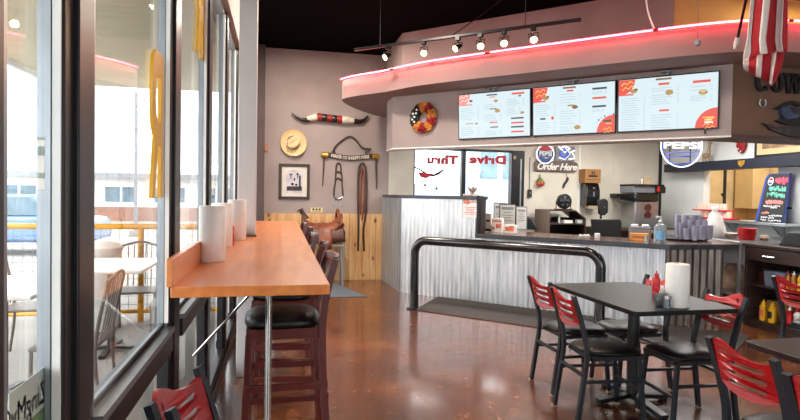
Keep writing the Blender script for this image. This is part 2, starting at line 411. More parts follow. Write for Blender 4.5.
# kitchen ceiling slab with a rounded nose and curved fascia
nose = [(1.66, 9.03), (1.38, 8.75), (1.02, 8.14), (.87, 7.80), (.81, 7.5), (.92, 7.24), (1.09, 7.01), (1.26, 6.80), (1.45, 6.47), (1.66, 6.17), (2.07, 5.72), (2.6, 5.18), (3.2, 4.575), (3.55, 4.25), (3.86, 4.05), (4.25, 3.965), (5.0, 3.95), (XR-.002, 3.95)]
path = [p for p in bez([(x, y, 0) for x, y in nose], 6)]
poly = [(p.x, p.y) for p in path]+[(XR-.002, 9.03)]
S(MB().prism(poly, 2.66, 2.90, 'z'), 'ceiling_kitchen_soffit', mat('shade and neon tinted fascia', (140, 114, 110), .7, vary=.03, scale=3), sharp=50)  # shade and neon tint of the slab put into a darker rose colour
# hanging bulkheads under the slab
A, B = (1.419, 7.12), (4.09, 4.449)
S(MB().prism([A, B, (4.09, 4.85), (1.419, 7.52)], 2.0, 2.66, 'z'), 'wall_soffit_front', WALL)
S(MB().prism([A, B, (4.09, 4.85), (1.419, 7.52)], 1.985, 2.0, 'z'), 'trim_30', WHITEPAINT)  # white board carries the bright light on the bulkhead's underface
S(MB().span((4.09, 4.449, 2.012), (XR, 4.85, 2.66)), 'wall_brown', BROWNWALL)
S(MB().span((4.09, 4.44, 1.985), (XR, 4.86, 2.012)), 'trim_31', DARKTRIM)
# recessed walls above the slab
m = MB(); m.prism([(1.66, 9.04), (1.66, 7.72), (4.10, 5.28), (4.10, 5.42), (1.80, 7.78), (1.80, 9.04)], 2.90, 3.66, 'z')
S(m, 'wall_upper', WALL)
S(MB().span((4.10, 5.28, 2.90), (XR, 5.42, 3.66)), 'wall_upper_warm_lit', WARMLITWALL)
S(MB().span((6.78, YB-.05, 0), (6.81, YB, 2.66)), 'trim_32', BLACKMET)
S(MB().span((5.165, YB-.012, .3), (5.205, YB, 2.66)), 'trim_33', WHITEPAINT)
S(MB().span((5.86, YB-.006, .3), (5.875, YB, 2.66)), 'trim_34', KWALL)

# drive-through window in the back wall
dw = S(MB().span((WX0+.03, YB+.06, WZ0+.03), (3.90, YB+.066, WZ1-.03)), 'window_30', GLASS)
m = MB(); m.span((WX0, YB+.02, WZ0), (WX0+.03, YB+.12, WZ1)); m.span((3.015, YB+.02, WZ0), (3.085, YB+.12, WZ1))
m.span((3.90, YB-.01, WZ0), (WX1, YB+.12, WZ1)); m.span((WX0, YB+.02, WZ1-.035), (WX1, YB+.12, WZ1)); m.span((WX0, YB-.02, WZ0), (WX1, YB+.12, WZ0+.03))
m.build('window_frame', BLACKMET, dw, .004)
MB().span((4.06, YB-.016, 1.2), (4.085, YB-.008, 2.05)).build('frame_channel', SILVER, dw)
MB().box((3.945, YB-.022, 2.07), (.05, .03, .06)).build('latch', TAN, dw, .006)
def words(mb, txt, size, loc, bold=.006, mirror=True, depth=.003, space=1.0, squash=1.0):
    me = text_mesh(txt, size, depth, bold, space=space)
    mb.mesh(me, upright(loc[0], loc[1], loc[2], (-1 if mirror else 1)*squash, 1)); bpy.data.meshes.remove(me)
for txt, u0, u1 in (('Thru', 427, 458), ('Drive', 469, 506)):
    a, b = onY(u0, 161, YB+.05), onY(u1, 159, YB+.05)
    m = MB(); me = text_mesh(txt, .2, .003, .013, space=1.12); xs = [v.co.x for v in me.vertices]; k = (b.x-a.x)/(max(xs)-min(xs))
    zs = [v.co.y for v in me.vertices]
    m.mesh(me, upright((a.x+b.x)/2+((max(xs)+min(xs))/2)*k, YB+.052, (a.z+b.z)/2, -k, .155/(max(zs)-min(zs)))); bpy.data.meshes.remove(me)
    # stencil cut through the middle of the letters
    o = m.build('window_lettering', REDPAINT)
    tag(o, 'red mirrored word %s lettered on the drive-through window' % txt, 'window lettering')
# long-horn sticker on the left pane
h = thing('longhorn_decal', 'red and black longhorn decal on left pane of drive-through window', 'window decal', onY(429, 174, YB+.05))
c = h.location.copy()
MB().prism([(-.215, .085), (-.10, .03), (-.03, -.01), (-.02, .005), (-.09, .05), (-.20, .10)], 0, .003).build('left_horn', INK, h)
MB().prism([(-.02, -.02), (.06, -.035), (.14, .0), (.185, .045), (.235, .06), (.18, .062), (.13, .03), (.06, .0), (.0, .015)], 0, .003).build('right_horn', INK, h)
MB().prism([(.0, .02), (.04, .06), (.10, .05), (.15, .035), (.10, .062), (.04, .075)], 0, .003).build('upper_stroke', GREYINK, h)
MB().prism([(-.15, .02), (-.11, -.045), (-.04, -.06), (.02, -.03), (.03, .0), (-.02, .012), (-.08, .02)], -.003, .0).build('head', REDPAINT, h)
h.scale = (1.3, 1, 1.3)
for u, v in ((425, 185), (436.5, 188.5)):
    p = onY(u, v, YB+.05); o = MB().lathe([(.001, -.006), (.022, -.004), (.022, .004), (.001, .006)], 14, rot=(PI/2, 0, 0)).build('suction_cup', INK)
    o.location = p; tag(o, 'small black suction cup on the drive-through pane, %s' % ('left one' if u < 430 else 'right one'), 'suction cup', 'suction cups on the pane')

# ================================================================== SERVICE COUNTER
SC = 9.545                                     # front face x + y
C0 = (1.704, 7.841); K = (4.157, 5.388)
def along(s, off=0, z=0): return Vector((C0[0]+s*.70711-off*.70711, C0[1]-s*.70711-off*.70711, z))   # off > 0: towards the room
def corrugated(p0, p1, z0, z1, pitch=.068, amp=.0125):
    p0, p1 = Vector((*p0, 0)), Vector((*p1, 0)); L = (p1-p0).length; d = (p1-p0)/L; nrm = Vector((d.y, -d.x, 0))
    n = int(L/pitch*8); vs = []; fs = []
    for i in range(n+1):
        t = L*i/n; q = p0+d*t+nrm*(amp*math.sin(2*PI*t/pitch)+amp)
        vs += [Vector((q.x, q.y, z0)), Vector((q.x, q.y, z1))]
    for i in range(n): fs.append((2*i, 2*i+2, 2*i+3, 2*i+1))
    return MB().add(vs, fs)
LS = 1.205                                     # length of the raised part
sc_ = thing('service_counter', 'angled service counter clad in silver corrugated steel with raised left end', 'counter', (C0[0], C0[1], 0))
def rel(o, root=sc_):
    o.parent = root; o.matrix_parent_inverse = root_inv(root); return o
def root_inv(r): return (Matrix.Translation(r.location) @ Euler(r.rotation_euler).to_matrix().to_4x4()).inverted()
body = MB()
e1, e2 = along(LS), along(0)
body.prism([(C0[0], C0[1]), (e1.x, e1.y), (e1.x+.18, e1.y+.18), (1.86, 8.0), (1.82, 9.02), (1.665, 9.02)], 0, 1.35, 'z')
e3 = along(LS)
body.prism([(e3.x, e3.y), K, (4.90, K[1]), (5.12, 5.82), (5.12, 5.95), (4.40, 5.95), (e3.x+.38, e3.y+.38)], 0, .865, 'z')
rel(body.build('core', DARKWOOD))
CORR_SIDE = CORR
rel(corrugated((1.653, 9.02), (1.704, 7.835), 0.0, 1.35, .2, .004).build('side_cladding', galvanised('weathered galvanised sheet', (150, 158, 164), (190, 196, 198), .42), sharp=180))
a, b = along(0, .001), along(LS, .001); rel(corrugated((a.x, a.y), (b.x, b.y), .0, 1.35).build('front_cladding', CORR, sharp=180))
a, b = along(LS, .001), Vector((*K, 0)); rel(corrugated((a.x, a.y), (b.x, b.y), .0, .862).build('front_cladding', CORR, sharp=180))
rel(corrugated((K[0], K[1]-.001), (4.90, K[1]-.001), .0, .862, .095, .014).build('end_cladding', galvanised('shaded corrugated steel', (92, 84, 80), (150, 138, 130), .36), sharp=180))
m = MB(); a, b = along(-.01, .022), along(.012, .0)
m.span((1.69, 7.80, 0), (1.705, 7.845, 1.35)); rel(m.build('corner_trim', SILVER))
m = MB(); p0, p1 = along(-.02, .05), along(LS+.0, .05)
m.prism([(p0.x, p0.y), (p1.x, p1.y), (p1.x+.26, p1.y+.26), (1.93, 7.98), (1.88, 9.02), (1.65, 9.02), (1.69, 7.83)], 1.35, 1.395, 'z'); rel(m.build('ledge_cap', CEDGE, None, .006))
m = MB(); p = along(LS+.035, .0); m.box((p.x, p.y, 1.155), (.06, .13, .50), (0, 0, R45)); rel(m.build('end_panel', INK, None, .02))
m = MB(); a, b = along(LS+.03, .13), Vector((K[0]-.075, K[1]-.16, 0))
top = [(a.x, a.y), (b.x, b.y), (4.95, K[1]-.16), (5.20, 5.80), (5.20, 6.02), (4.36, 6.02), (a.x+.62, a.y+.62)]
ct = MB().prism(top, .885, .912, 'z').build('counter_top', CTOP, None, .004)
tag(ct, 'dark brown countertop running along the lower part of the angled counter', 'countertop')
m = MB().prism(top, .862, .885, 'z')
for p, q in zip(top[:3], top[1:3]+top[2:3]): pass
m.bar((a.x, a.y, .886), (b.x, b.y, .886), .014, .056); m.bar((b.x, b.y, .886), (4.95, b.y, .886), .014, .056)
m.build('edge_band', CEDGE, ct)

# flyers taped on the raised front
u0 = onS(470.5, 206, SC-.03)
fl = thing('menu_flyer', 'orange and white paper menu flyer taped to the corrugated raised counter', 'flyer', u0, R45)
MB().box((0, 0, 0), (.23, .003, .31)).build('sheet', WHITEPAPER, fl)
m = MB(); m.prism([(-.10, .14), (-.02, .14), (-.05, .09), (.02, .05), (-.03, .02), (-.10, .03)], -.004, -.002); m.box((.05, -.003, .055), (.07, .002, .02)); [m.box((0, -.003, -.02-.022*i), (.17-.03*(i % 3), .002, .008)) for i in range(5)]; m.build('print', ORANGEPRINT, fl)
# little figurine on the ledge end
fg = thing('tan_figurine', 'small tan carved figurine on the end of the raised ledge', 'figurine', along(LS-.09, -.02, 1.395))
m = MB(); m.lathe([(.05, 0), (.055, .012), (.02, .02), (.03, .04), (.022, .06)], 12); m.build('base', TAN, fg)
m = MB(); 
for i in range(7):
    t = i*2*PI/7; m.tube([(0, 0, .05), (.03*math.cos(t), .03*math.sin(t), .08), (.06*math.cos(t), .045*math.sin(t), .105+.02*(i % 2))], [.016, .02, .007], 7)
m.build('figure', TAN, fg)

# pipe guard rail
P0, P1 = Vector((1.63, 6.65, 0)), Vector((3.19, 5.10, 0))
d = (P1-P0).normalized(); rr, RB = .052, .16; ztop = .90-rr
pts = [P0, P0+Vector((0, 0, ztop-RB))]
for i in range(1, 9):
    t = i/8*PI/2; pts.append(P0+Vector((0, 0, ztop-RB))+d*(RB*(1-math.cos(t)))+Vector((0, 0, RB*math.sin(t))))
for i in range(0, 9):
    t = i/8*PI/2; pts.append(P1+Vector((0, 0, ztop-RB))-d*(RB*(1-math.sin(t)))+Vector((0, 0, RB*math.cos(t))))
pts.append(P1)
gr = thing('guard_rail', 'black bent pipe guard rail standing in front of the corrugated counter', 'guard rail', P0)
o = MB().tube([p-P0 for p in pts], rr, 16).build('pipe', BLACKGLOSS, gr, sharp=60)
for q in (P0, P1):
    m = MB(); m.lathe([(.09, 0), (.09, .012), (.06, .016)], 20, q-P0); m.build('floor_flange', BLACKMET, gr)
# mats
def sheet45(s0, s1, o0, o1, z1): 
    return [(along(s, o).x, along(s, o).y) for s, o in ((s0, o0), (s0, o1), (s1, o1), (s1, o0))]
m = MB().prism([(2.14, 7.375), (1.63, 6.575), (4.0, 4.26), (4.75, 4.84)], 0.0, .012, 'z'); o = m.build('entrance_mat', MATRUG, None, .004)
tag(o, 'long charcoal mat on the floor along the corrugated counter', 'floor mat')
m = MB().prism([(.36, 8.66), (.36, 7.52), (1.19, 7.52), (.86, 8.70)], 0, .01, 'z'); o = m.build('floor_rug', RUG, None, .003)
tag(o, 'small blue grey rug on the floor by the pine wainscot', 'floor mat')

# ================================================================== THE WINDOW BAR
bar = thing('window_bar', 'long orange maple bar top running along the windows', 'bar table', (-.09, 2.05, 0))
m = MB(); m.prism([(-.365, 2.05), (.185, 2.05), (.195, 4.335), (-.365, 4.335)], 1.029, 1.067, 'z'); rel(m.build('bar_top', ORANGEWOOD, None, .003), bar)
m = MB(); m.prism([(-.365, 4.34), (-.31, 4.34), (-.31, 4.51), (-.17, 4.51), (-.17, 4.34), (.195, 4.34), (.205, 6.75), (-.365, 6.75)], 1.029, 1.067, 'z'); rel(m.build('bar_top', ORANGEWOOD, None, .003), bar)
rel(MB().span((-.378, 2.05, 1.067), (-.358, 6.75, 1.165)).build('backsplash', ORANGEWOOD, None, .002), bar)
m = MB(); m.span((-.33, 4.31, 1.067), (-.165, 4.352, 1.085)); rel(m.build('column_collar', BROWNWOOD, None, .003), bar)
m = MB(); m.tube([(-.04, 2.5, 0), (-.04, 2.5, 1.03)], .014, 14); m.lathe([(.04, 0), (.04, .006), (.016, .02)], 16, (-.04, 2.5, 0)); rel(m.build('support_post', CHROME), bar)
m = MB(); m.tube([(-.42, 3.0, .56), (-.03, 2.75, 1.028)], .0065, 10); rel(m.build('brace_rod', CHROME), bar)
m = MB(); m.tube([(-.42, 5.4, .56), (-.03, 5.15, 1.028)], .011, 10); rel(m.build('brace_rod', CHROME), bar)
rel(MB().tube([(-.04, 5.4, 0), (-.04, 5.4, 1.03)], .014, 14).build('support_post', CHROME), bar)

def paper_roll(label, loc, r=.062, h=.265, group='paper towel rolls on the window bar'):
    t = thing('paper_towel_roll', label, 'paper towel roll', loc, 0, group)
    m = MB(); m.lathe([(r-.004, 0), (r, .006), (r, h-.006), (r-.004, h), (.022, h), (.022, h-.03)], 32); m.build('paper', WHITEPAPER, t)
    MB().lathe([(.0215, h-.035), (.0215, h-.002), (.018, h-.002), (.018, h-.035)], 18).build('core', CARDB, t)
    m = MB(); m.add([(r*math.cos(a)*1.004, r*math.sin(a)*1.004, z) for a in (-1.9, -1.8, -1.7, -1.6) for z in (.004, h-.004)], [(0, 2, 3, 1), (2, 4, 5, 3), (4, 6, 7, 5)])
    return t
p = onZ(211, 262.5, 1.067); paper_roll('nearest white paper towel roll on the window bar', (p.x, p.y+.05, 1.067))
p = onZ(221, 247.5, 1.067); paper_roll('second white paper towel roll beside the red bottle on the bar', (p.x, p.y+.05, 1.067))
p = onZ(233, 235, 1.067); paper_roll('farthest white paper towel roll by the pale column on the bar', (-.285, 4.02, 1.067), h=.28)
def squeeze(label, loc, mats, group, h=.19, r=.03, rotz=0, name='ketchup_bottle'):
    t = thing(name, label, 'sauce bottle', loc, rotz, group)
    MB().lathe([(r*.9, 0), (r, .01), (r, h*.35), (r*.86, h*.5), (r, h*.66), (r*.5, h*.78), (r*.45, h*.8)], 18).build('body', mats[0], t)
    MB().lathe([(r*.55, h*.8), (r*.55, h*.87), (r*.2, h*.9), (r*.12, h)], 14).build('cap', mats[1], t)
    return t
p = onZ(229.5, 246, 1.067); squeeze('red ketchup bottle standing behind the paper rolls on the window bar', (p.x, p.y+.03, 1.067), (KETCHUP, BLACKPLA), 'ketchup bottles', .17, .026)

# ---- bar stools
def make_stool():
    t = thing('bar_stool', 'x', 'bar stool', (0, 0, 0), 0, 'mahogany bar stools along the window bar')
    m = MB()
    n = 24
    prof = [(.0, .795), (.10, .793), (.165, .785), (.192, .765), (.197, .745), (.19, .728), (0, .728)]
    vs = []; fs = []
    for k, (r, z) in enumerate(prof):
        for j in range(n):
            a = 2*PI*j/n; c, s_ = math.cos(a), math.sin(a); q = (abs(c)**4+abs(s_)**4)**-.25
            vs.append((max(r, 1e-4)*c*q*.97, max(r, 1e-4)*s_*q*.97-.005, z))
    for k in range(len(prof)-1):
        for j in range(n): fs.append((k*n+j, k*n+(j+1) % n, (k+1)*n+(j+1) % n, (k+1)*n+j))
    m.add(vs, fs); m.build('seat', VINYL, t, sharp=70)
    m = MB(); m.span((-.185, -.185, .675), (.185, -.16, .728)); m.span((-.185, .16, .675), (.185, .185, .728)); m.span((-.185, -.16, .675), (-.16, .16, .728)); m.span((.16, -.16, .675), (.185, .16, .728))
    m.build('apron', MAHOG, t, .003)
    for sx in (-1, 1):
        m = MB(); m.bar((sx*.20, -.20, 0), (sx*.17, -.17, .70), .036, .036); m.build('leg', MAHOG, t, .004)
        m = MB(); P = bez([(sx*.20, .235, 0), (sx*.185, .20, .35), (sx*.178, .185, .70), (sx*.178, .205, .90), (sx*.178, .245, 1.07)], 4)
        for a, b in zip(P, P[1:]): m.bar(a, b, .034, .04, up=(1, 0, 0))
        m.build('leg', MAHOG, t)
    def rung(z, y0, y1, x0, x1): MB().bar((x0, y0, z), (x1, y1, z), .022, .034).build('rung', MAHOG, t, .003)
    for z in (.24, .44): rung(z, -.19, .215, -.19, -.19); rung(z, -.19, .215, .19, .19)
    rung(.30, -.19, -.19, -.19, .19); rung(.38, .21, .21, -.19, .19)
    def slat(z0, z1, y0, y1):
        m = MB(); n = 8; vs = []
        for i in range(n+1):
            x = -.165+.33*i/n; b = .03*(1-(x/.165)**2)
            vs += [(x, y0+b-.009, z0), (x, y0+b+.009, z0), (x, y1+b+.009, z1), (x, y1+b-.009, z1)]
        fs = []
        for i in range(n):
            o = i*4
            for k in range(4): fs.append((o+k, o+(k+1) % 4, o+4+(k+1) % 4, o+4+k))
        fs += [(0, 1, 2, 3), (n*4+3, n*4+2, n*4+1, n*4)]
        m.add(vs, fs); m.build('back_slat', MAHOG, t, sharp=50)
    slat(.985, 1.08, .222, .248); slat(.89, .945, .202, .214); slat(.81, .86, .195, .2)
    return t
st = make_stool()
where = ['nearest mahogany bar stool with black seat beside the steel bar post', 'second mahogany bar stool from the near end of the window bar', 'third mahogany bar stool from the near end of the window bar', 'fourth mahogany bar stool from the near end, before the saddle', 'farthest mahogany bar stool, at the saddle end of the window bar']
for i, y in enumerate((2.99, 3.72, 4.52, 5.35, 6.15)):
    o = st if i == 0 else copy_tree(st)
    o.location = (.028+.01*(i % 2), y, 0); o.rotation_euler = (0, 0, -PI/2+(.03, -.08, .05, -.04, .06)[i]); o['label'] = where[i]

# ---- red cafe chairs
def chair_panel(mirror=False):
    top = bez([(-.172, .785, 0), (-.15, .806, 0), (-.10, .815, 0), (-.04, .80, 0), (.03, .772, 0), (.10, .764, 0), (.172, .775, 0)], 5)
    bot = bez([(.172, .622, 0), (.10, .598, 0), (0, .588, 0), (-.10, .598, 0), (-.172, .622, 0)], 5)
    side_r = [(.172, .77-.04*i) for i in range(1, 4)]; side_l = [(-.172, .63+.04*i) for i in range(1, 4)]
    out = [(p.x, p.y) for p in top]+side_r+[(p.x, p.y) for p in bot]+side_l
    holes = [arc(-.115, .772, .015, 0, 342, 18)]
    for z, x0, x1 in ((.731, -.055, .12), (.687, -.095, .12), (.643, -.095, .11)):
        h_ = .0095; hole = [(x0+(x1-x0)*i/8, z-h_) for i in range(9)]+arc(x1, z, h_, -80, 80, 5)+[(x1-(x1-x0)*i/8, z+h_) for i in range(9)]+arc(x0, z, h_, 100, 260, 5)
        holes.append(hole)
    me = cut_shape(out, holes, .014, mirror)
    m = MB(); m.mesh(me, lambda p: Vector((p.x, -p.z, p.y))); bpy.data.meshes.remove(me)
    def back(z): return .19+.10*max(0, (z-.44)/.38)**1.2
    for p in m.v: p.y += back(p.z)+.028*(1-(p.x/.172)**2)-.004
    return m
def make_chair(mirror=False):
    t = thing('cafe_chair', 'x', 'chair', (0, 0, 0), 0, 'red backed black metal cafe chairs')
    n = 28; prof = [(0, .468), (.12, .466), (.175, .458), (.196, .445), (.198, .432), (.185, .424), (0, .424)]
    vs = []; fs = []
    for r, z in prof:
        for j in range(n):
            a = 2*PI*j/n; c, s_ = math.cos(a), math.sin(a); q = (abs(c)**3.5+abs(s_)**3.5)**(-1/3.5)
            x, y = max(r, 1e-4)*c*q, max(r, 1e-4)*s_*q
            vs.append((x*(1-.12*(y/.2)) if y > 0 else x, y-.01, z))
    for k in range(len(prof)-1):
        for j in range(n): fs.append((k*n+j, k*n+(j+1) % n, (k+1)*n+(j+1) % n, (k+1)*n+j))
    MB().add(vs, fs).build('seat', VINYL, t, sharp=70)
    m = MB(); ring = [(.17*sx, .165*sy-.01, .41) for sx, sy in ((-1, -1), (1, -1), (1, 1), (-1, 1))]
    for a, b in zip(ring, ring[1:]+ring[:1]): m.bar(a, b, .02, .026)
    m.build('seat_frame', SLATE, t)
    for sx in (-1, 1):
        m = MB(); m.bar((sx*.185, -.195, .008), (sx*.168, -.16, .41), .024, .028); lg = m.build('leg', SLATE, t, .003)
        MB().span((sx*.185-.014, -.211, 0), (sx*.185+.014, -.180, .014)).build('foot_glide', TAN, lg)
        m = MB(); P = bez([(sx*.188, .245, .008), (sx*.184, .215, .22), (sx*.182, .19, .44), (sx*.184, .225, .62), (sx*.186, .285, .798)], 5)
        for a, b in zip(P, P[1:]): m.bar(a, b+(b-a).normalized()*.004, .022, .036, up=(1, 0, 0))
        lg = m.build('leg', SLATE, t)
        MB().span((sx*.188-.014, .228, 0), (sx*.188+.014, .262, .014)).build('foot_glide', TAN, lg)
    MB().bar((-.178, -.178, .20), (.178, -.178, .20), .018, .018).build('stretcher', SLATE, t)
    MB().bar((-.18, -.178, .27), (-.182, .205, .27), .018, .018).build('stretcher', SLATE, t)
    MB().bar((.18, -.178, .27), (.182, .205, .27), .018, .018).build('stretcher', SLATE, t)
    MB().bar((-.182, .21, .31), (.182, .21, .31), .018, .018).build('stretcher', SLATE, t)
    chair_panel(not mirror).build('backrest', REDWOOD, t, .003, sharp=35)
    for o in t.children:                      # narrow chairs
        for q in [o]+list(o.children):
            for vtx in q.data.vertices: vtx.co.x *= .91
    return t
ch = make_chair(); chm = make_chair(True)
chairs = [(ch, 2.14, 3.76, PI/2, 'red backed chair at the far left corner of the charcoal table'),
          (ch, 2.05, 3.23, PI/2-.08, 'red backed chair at the near left side of the charcoal table'),
          (ch, 2.12, 1.91, PI/2-.03, 'large red backed chair in the foreground before the maroon table'),
          (ch, 2.02, 1.44, PI/2+.03, 'red backed chair cut by the bottom right corner of the photo'),
          (ch, 2.525, 3.07, -PI/2-.04, 'red backed chair facing left at the near right side of the charcoal table'),
          (ch, 2.57, 3.72, -PI/2+.03, 'red backed chair behind the paper towel roll on the charcoal table'),
          (ch, 4.12, 3.52, PI/2-.08, 'red backed chair at the right edge, in front of the dark condiment cabinet'),
          (chm, -.03, 1.76, math.radians(76), 'shaded dark red chair by the window beneath the bar end'),
          (chm, -.05, 1.385, math.radians(76), 'shaded dark red chair cut by the bottom edge near the window')]
used = set()
for src, x, y, rz, lab in chairs:
    o = src if src.name not in used else copy_tree(src)
    used.add(src.name); o.location = (x, y, 0); o.rotation_euler = (0, 0, rz); o['label'] = lab

# ---- tables
def make_table(label, x0, x1, y0, y1, material, zt=.742):
    cx, cy = (x0+x1)/2, (y0+y1)/2
    t = thing('cafe_table', label, 'table', (cx, cy, 0), 0, 'cafe tables')
    w, l = (x1-x0)/2, (y1-y0)/2
    c = .03; out = []
    for sx, sy, a0 in ((1, 1, 0), (-1, 1, 90), (-1, -1, 180), (1, -1, 270)): out += arc(sx*(w-c), sy*(l-c), c, a0, a0+90, 4)
    MB().prism(out, zt-.028, zt, 'z').build('table_top', material, t, .002)
    m = MB(); m.tube([(0, 0, .03), (0, 0, zt-.05)], .038, 18); m.lathe([(.10, zt-.05), (.10, zt-.028)], 18); m.build('pedestal', BLACKMET, t)
    m = MB()
    for k in range(4):
        a = PI/4*0+k*PI/2; dx, dy = math.cos(a), math.sin(a); L = .26 if k % 2 == 0 else .34
        m.bar((0, 0, .055), (dx*L, dy*L, .025), .06, .03); m.lathe([(.03, 0), (.03, .02)], 12, (dx*(L-.02), dy*(L-.02), 0))
    m.build('cross_base', BLACKMET, t, .004)
    return t
make_table('charcoal topped cafe table with a paper towel roll, before the guard rail', 2.025, 2.745, 2.87, 3.92, TABLEBLK)
make_table('dark maroon cafe table in the bottom right corner', 2.14, 2.86, 1.10, 2.22, TABLEMAR)
p = onZ(679.5, 308, .742); paper_roll('white paper towel roll standing on the charcoal cafe table', (p.x+.02, p.y+.05, .742), .068, .262, 'paper towel roll on the cafe table')
p = onZ(665, 299, .742); squeeze('red ketchup bottle behind the paper towel roll on the charcoal table', (p.x, p.y+.09, .742), (KETCHUP, KETCHUP), 'ketchup bottles', .175, .026)
p = onZ(659.5, 306, .742)
t = thing('condiment_cup', 'small steel condiment cup with packets beside the paper roll on the charcoal table', 'condiment cup', (p.x, p.y, .742))
MB().lathe([(.024, 0), (.028, .01), (.036, .085), (.033, .085), (.026, .015), (.02, .012)], 18).build('cup', STEEL, t)
for i, a in enumerate((.3, 2.0, 3.9)):
    MB().box((.012*math.cos(a), .012*math.sin(a), .075), (.03, .004, .075), (.25*math.cos(a), .3*math.sin(a), a)).build('packet', (WHITEPAPER, KETCHUP, WHITEPAPER)[i], t)
p = onZ(667, 308, .742)
t = thing('salt_shaker', 'glass shaker with steel lid beside the paper roll on the charcoal table', 'shaker', (p.x, p.y, .742))
MB().lathe([(.018, 0), (.02, .005), (.017, .055)], 14).build('body', CLEAR, t); MB().lathe([(.019, .055), (.019, .068), (.008, .076)], 14).build('lid', STEEL, t)

# ================================================================== BACK WALL DECOR (wall face y = YB)
def wall_at(u, v, off=0): p = onY(u, v, YB-off); return Vector((p.x, YB-off, p.z))
# horns
c = wall_at(330, 120, .05)
t = thing('mounted_horns', 'long steer horns with red and black wrap mounted high on the wall', 'mounted horns', (c.x, YB, c.z))
def W(u, v, off=.05): p = wall_at(u, v, off); return p-Vector((c.x, YB, c.z))
MB().tube(bez([W(314, 117.5), W(307, 120), W(302, 119.5), W(296, 116.5), W(291.5, 112.5)], 6), [.045-.039*i/24 for i in range(25)], 12).build('left_horn', HORNMAT, t)
MB().tube(bez([W(354, 121), W(360, 121.5), W(364, 120), W(367, 117), W(368.5, 115.5)], 6), [.045-.039*i/24 for i in range(25)], 12).build('right_horn', HORNMAT, t)
MB().tube([W(307, 119), W(311, 118.2), W(317, 117)], [.04, .05, .06], 14).build('left_collar', IVORY, t)
MB().tube([W(342, 119.8), W(348, 120.3), W(354, 121)], [.062, .06, .04], 14).build('right_collar', IVORY, t)
for i in range(5):
    a, b = W(317+5*i, 117+.55*i), W(322+5*i, 117.55+.55*i); MB().tube([a, a.lerp(b, .5), b], [.058, .066, .058], 16).build('wrap', (REDWRAP, HORNMAT)[i % 2], t)
MB().span((-.03, -.05, -.03), (.03, 0, .03)).build('mount', DKLEATHER, t)
# hat
c = wall_at(293.5, 143); t = thing('cowboy_hat', 'cream straw cowboy hat hung crown outward on the grey wall', 'hat', c)
m = MB(); n = 36; prof = [(1.0, .0), (.98, .025), (.8, .012), (.6, .006), (.52, .012)]
vs = []; fs = []
for k, (r, h) in enumerate(prof+[(p[0]*.99, p[1]-.008) for p in reversed(prof)]):
    for j in range(n):
        a = 2*PI*j/n; lift = .035*abs(math.sin(a))**3*r**2
        vs.append((.205*r*math.cos(a), -.02-h-lift, .215*r*math.sin(a)))
K2 = len(prof)*2
for k in range(K2):
    for j in range(n): fs.append((k*n+j, k*n+(j+1) % n, ((k+1) % K2)*n+(j+1) % n, ((k+1) % K2)*n+j))
m.add(vs, fs); o = m.build('brim', CREAMHAT, t); o.rotation_euler = (0, math.radians(-25), 0)
m = MB(); vs = []; fs = []; prof = [(.105, .02), (.10, .08), (.085, .12), (.05, .125), (0, .105)]
for r, h in prof:
    for j in range(n):
        a = 2*PI*j/n; vs.append((max(r, 1e-4)*1.12*math.cos(a), -h-.012*abs(math.sin(a)), max(r, 1e-4)*.82*math.sin(a)))
for k in range(len(prof)-1):
    for j in range(n): fs.append((k*n+j, k*n+(j+1) % n, (k+1)*n+(j+1) % n, (k+1)*n+j))
m.add(vs, fs); o = m.build('crown', CREAMHAT, t); o.rotation_euler = (0, math.radians(-35), 0)
m = MB(); m.tube([(.119*math.cos(a*PI/18), -.035, .087*math.sin(a*PI/18)) for a in range(36)], .008, 8, True); o = m.build('hat_band', IVORY, t); o.rotation_euler = (0, math.radians(-35), 0)
# framed photograph
a, b = wall_at(279, 163.5), wall_at(309.5, 199.5); cx, cz = (a.x+b.x)/2, (a.z+b.z)/2; w, h = b.x-a.x, a.z-b.z
t = thing('picture_frame', 'dark framed black and white photograph of crosses on the grey wall', 'picture', (cx, YB, cz))
m = MB(); f = .045
m.span((-w/2, -.03, -h/2), (-w/2+f, 0, h/2)); m.span((w/2-f, -.03, -h/2), (w/2, 0, h/2)); m.span((-w/2+f, -.03, h/2-f), (w/2-f, 0, h/2)); m.span((-w/2+f, -.03, -h/2), (w/2-f, 0, -h/2+f))
m.build('frame', DARKWOOD, t, .004)
MB().span((-w/2+f, -.012, -h/2+f), (w/2-f, -.002, h/2-f)).build('mat_board', MATBOARD, t)
pw, ph = w*.27, h*.33
MB().span((-pw, -.015, -ph), (pw, -.012, ph)).build('photograph', PRINT, t)
m = MB()
for x, z, s in ((-.055, .09, .09), (.05, .10, .085), (.0, .03, .05)):
    m.box((x, -.016, z), (.016, .002, s)); m.box((x, -.016, z+s*.2), (s*.6, .002, .016))
m.box((0, -.0162, -.11), (pw*1.8, .002, .07)); m.box((.085, -.0162, .0), (.03, .002, .2)); m.lathe([(.025, -.001), (.025, .001)], 10, (-.03, -.016, -.04), rot=(PI/2, 0, 0)); m.lathe([(.02, -.001), (.02, .001)], 10, (.03, -.016, -.05), rot=(PI/2, 0, 0))
m.build('printed_figures', MAUVE, t)
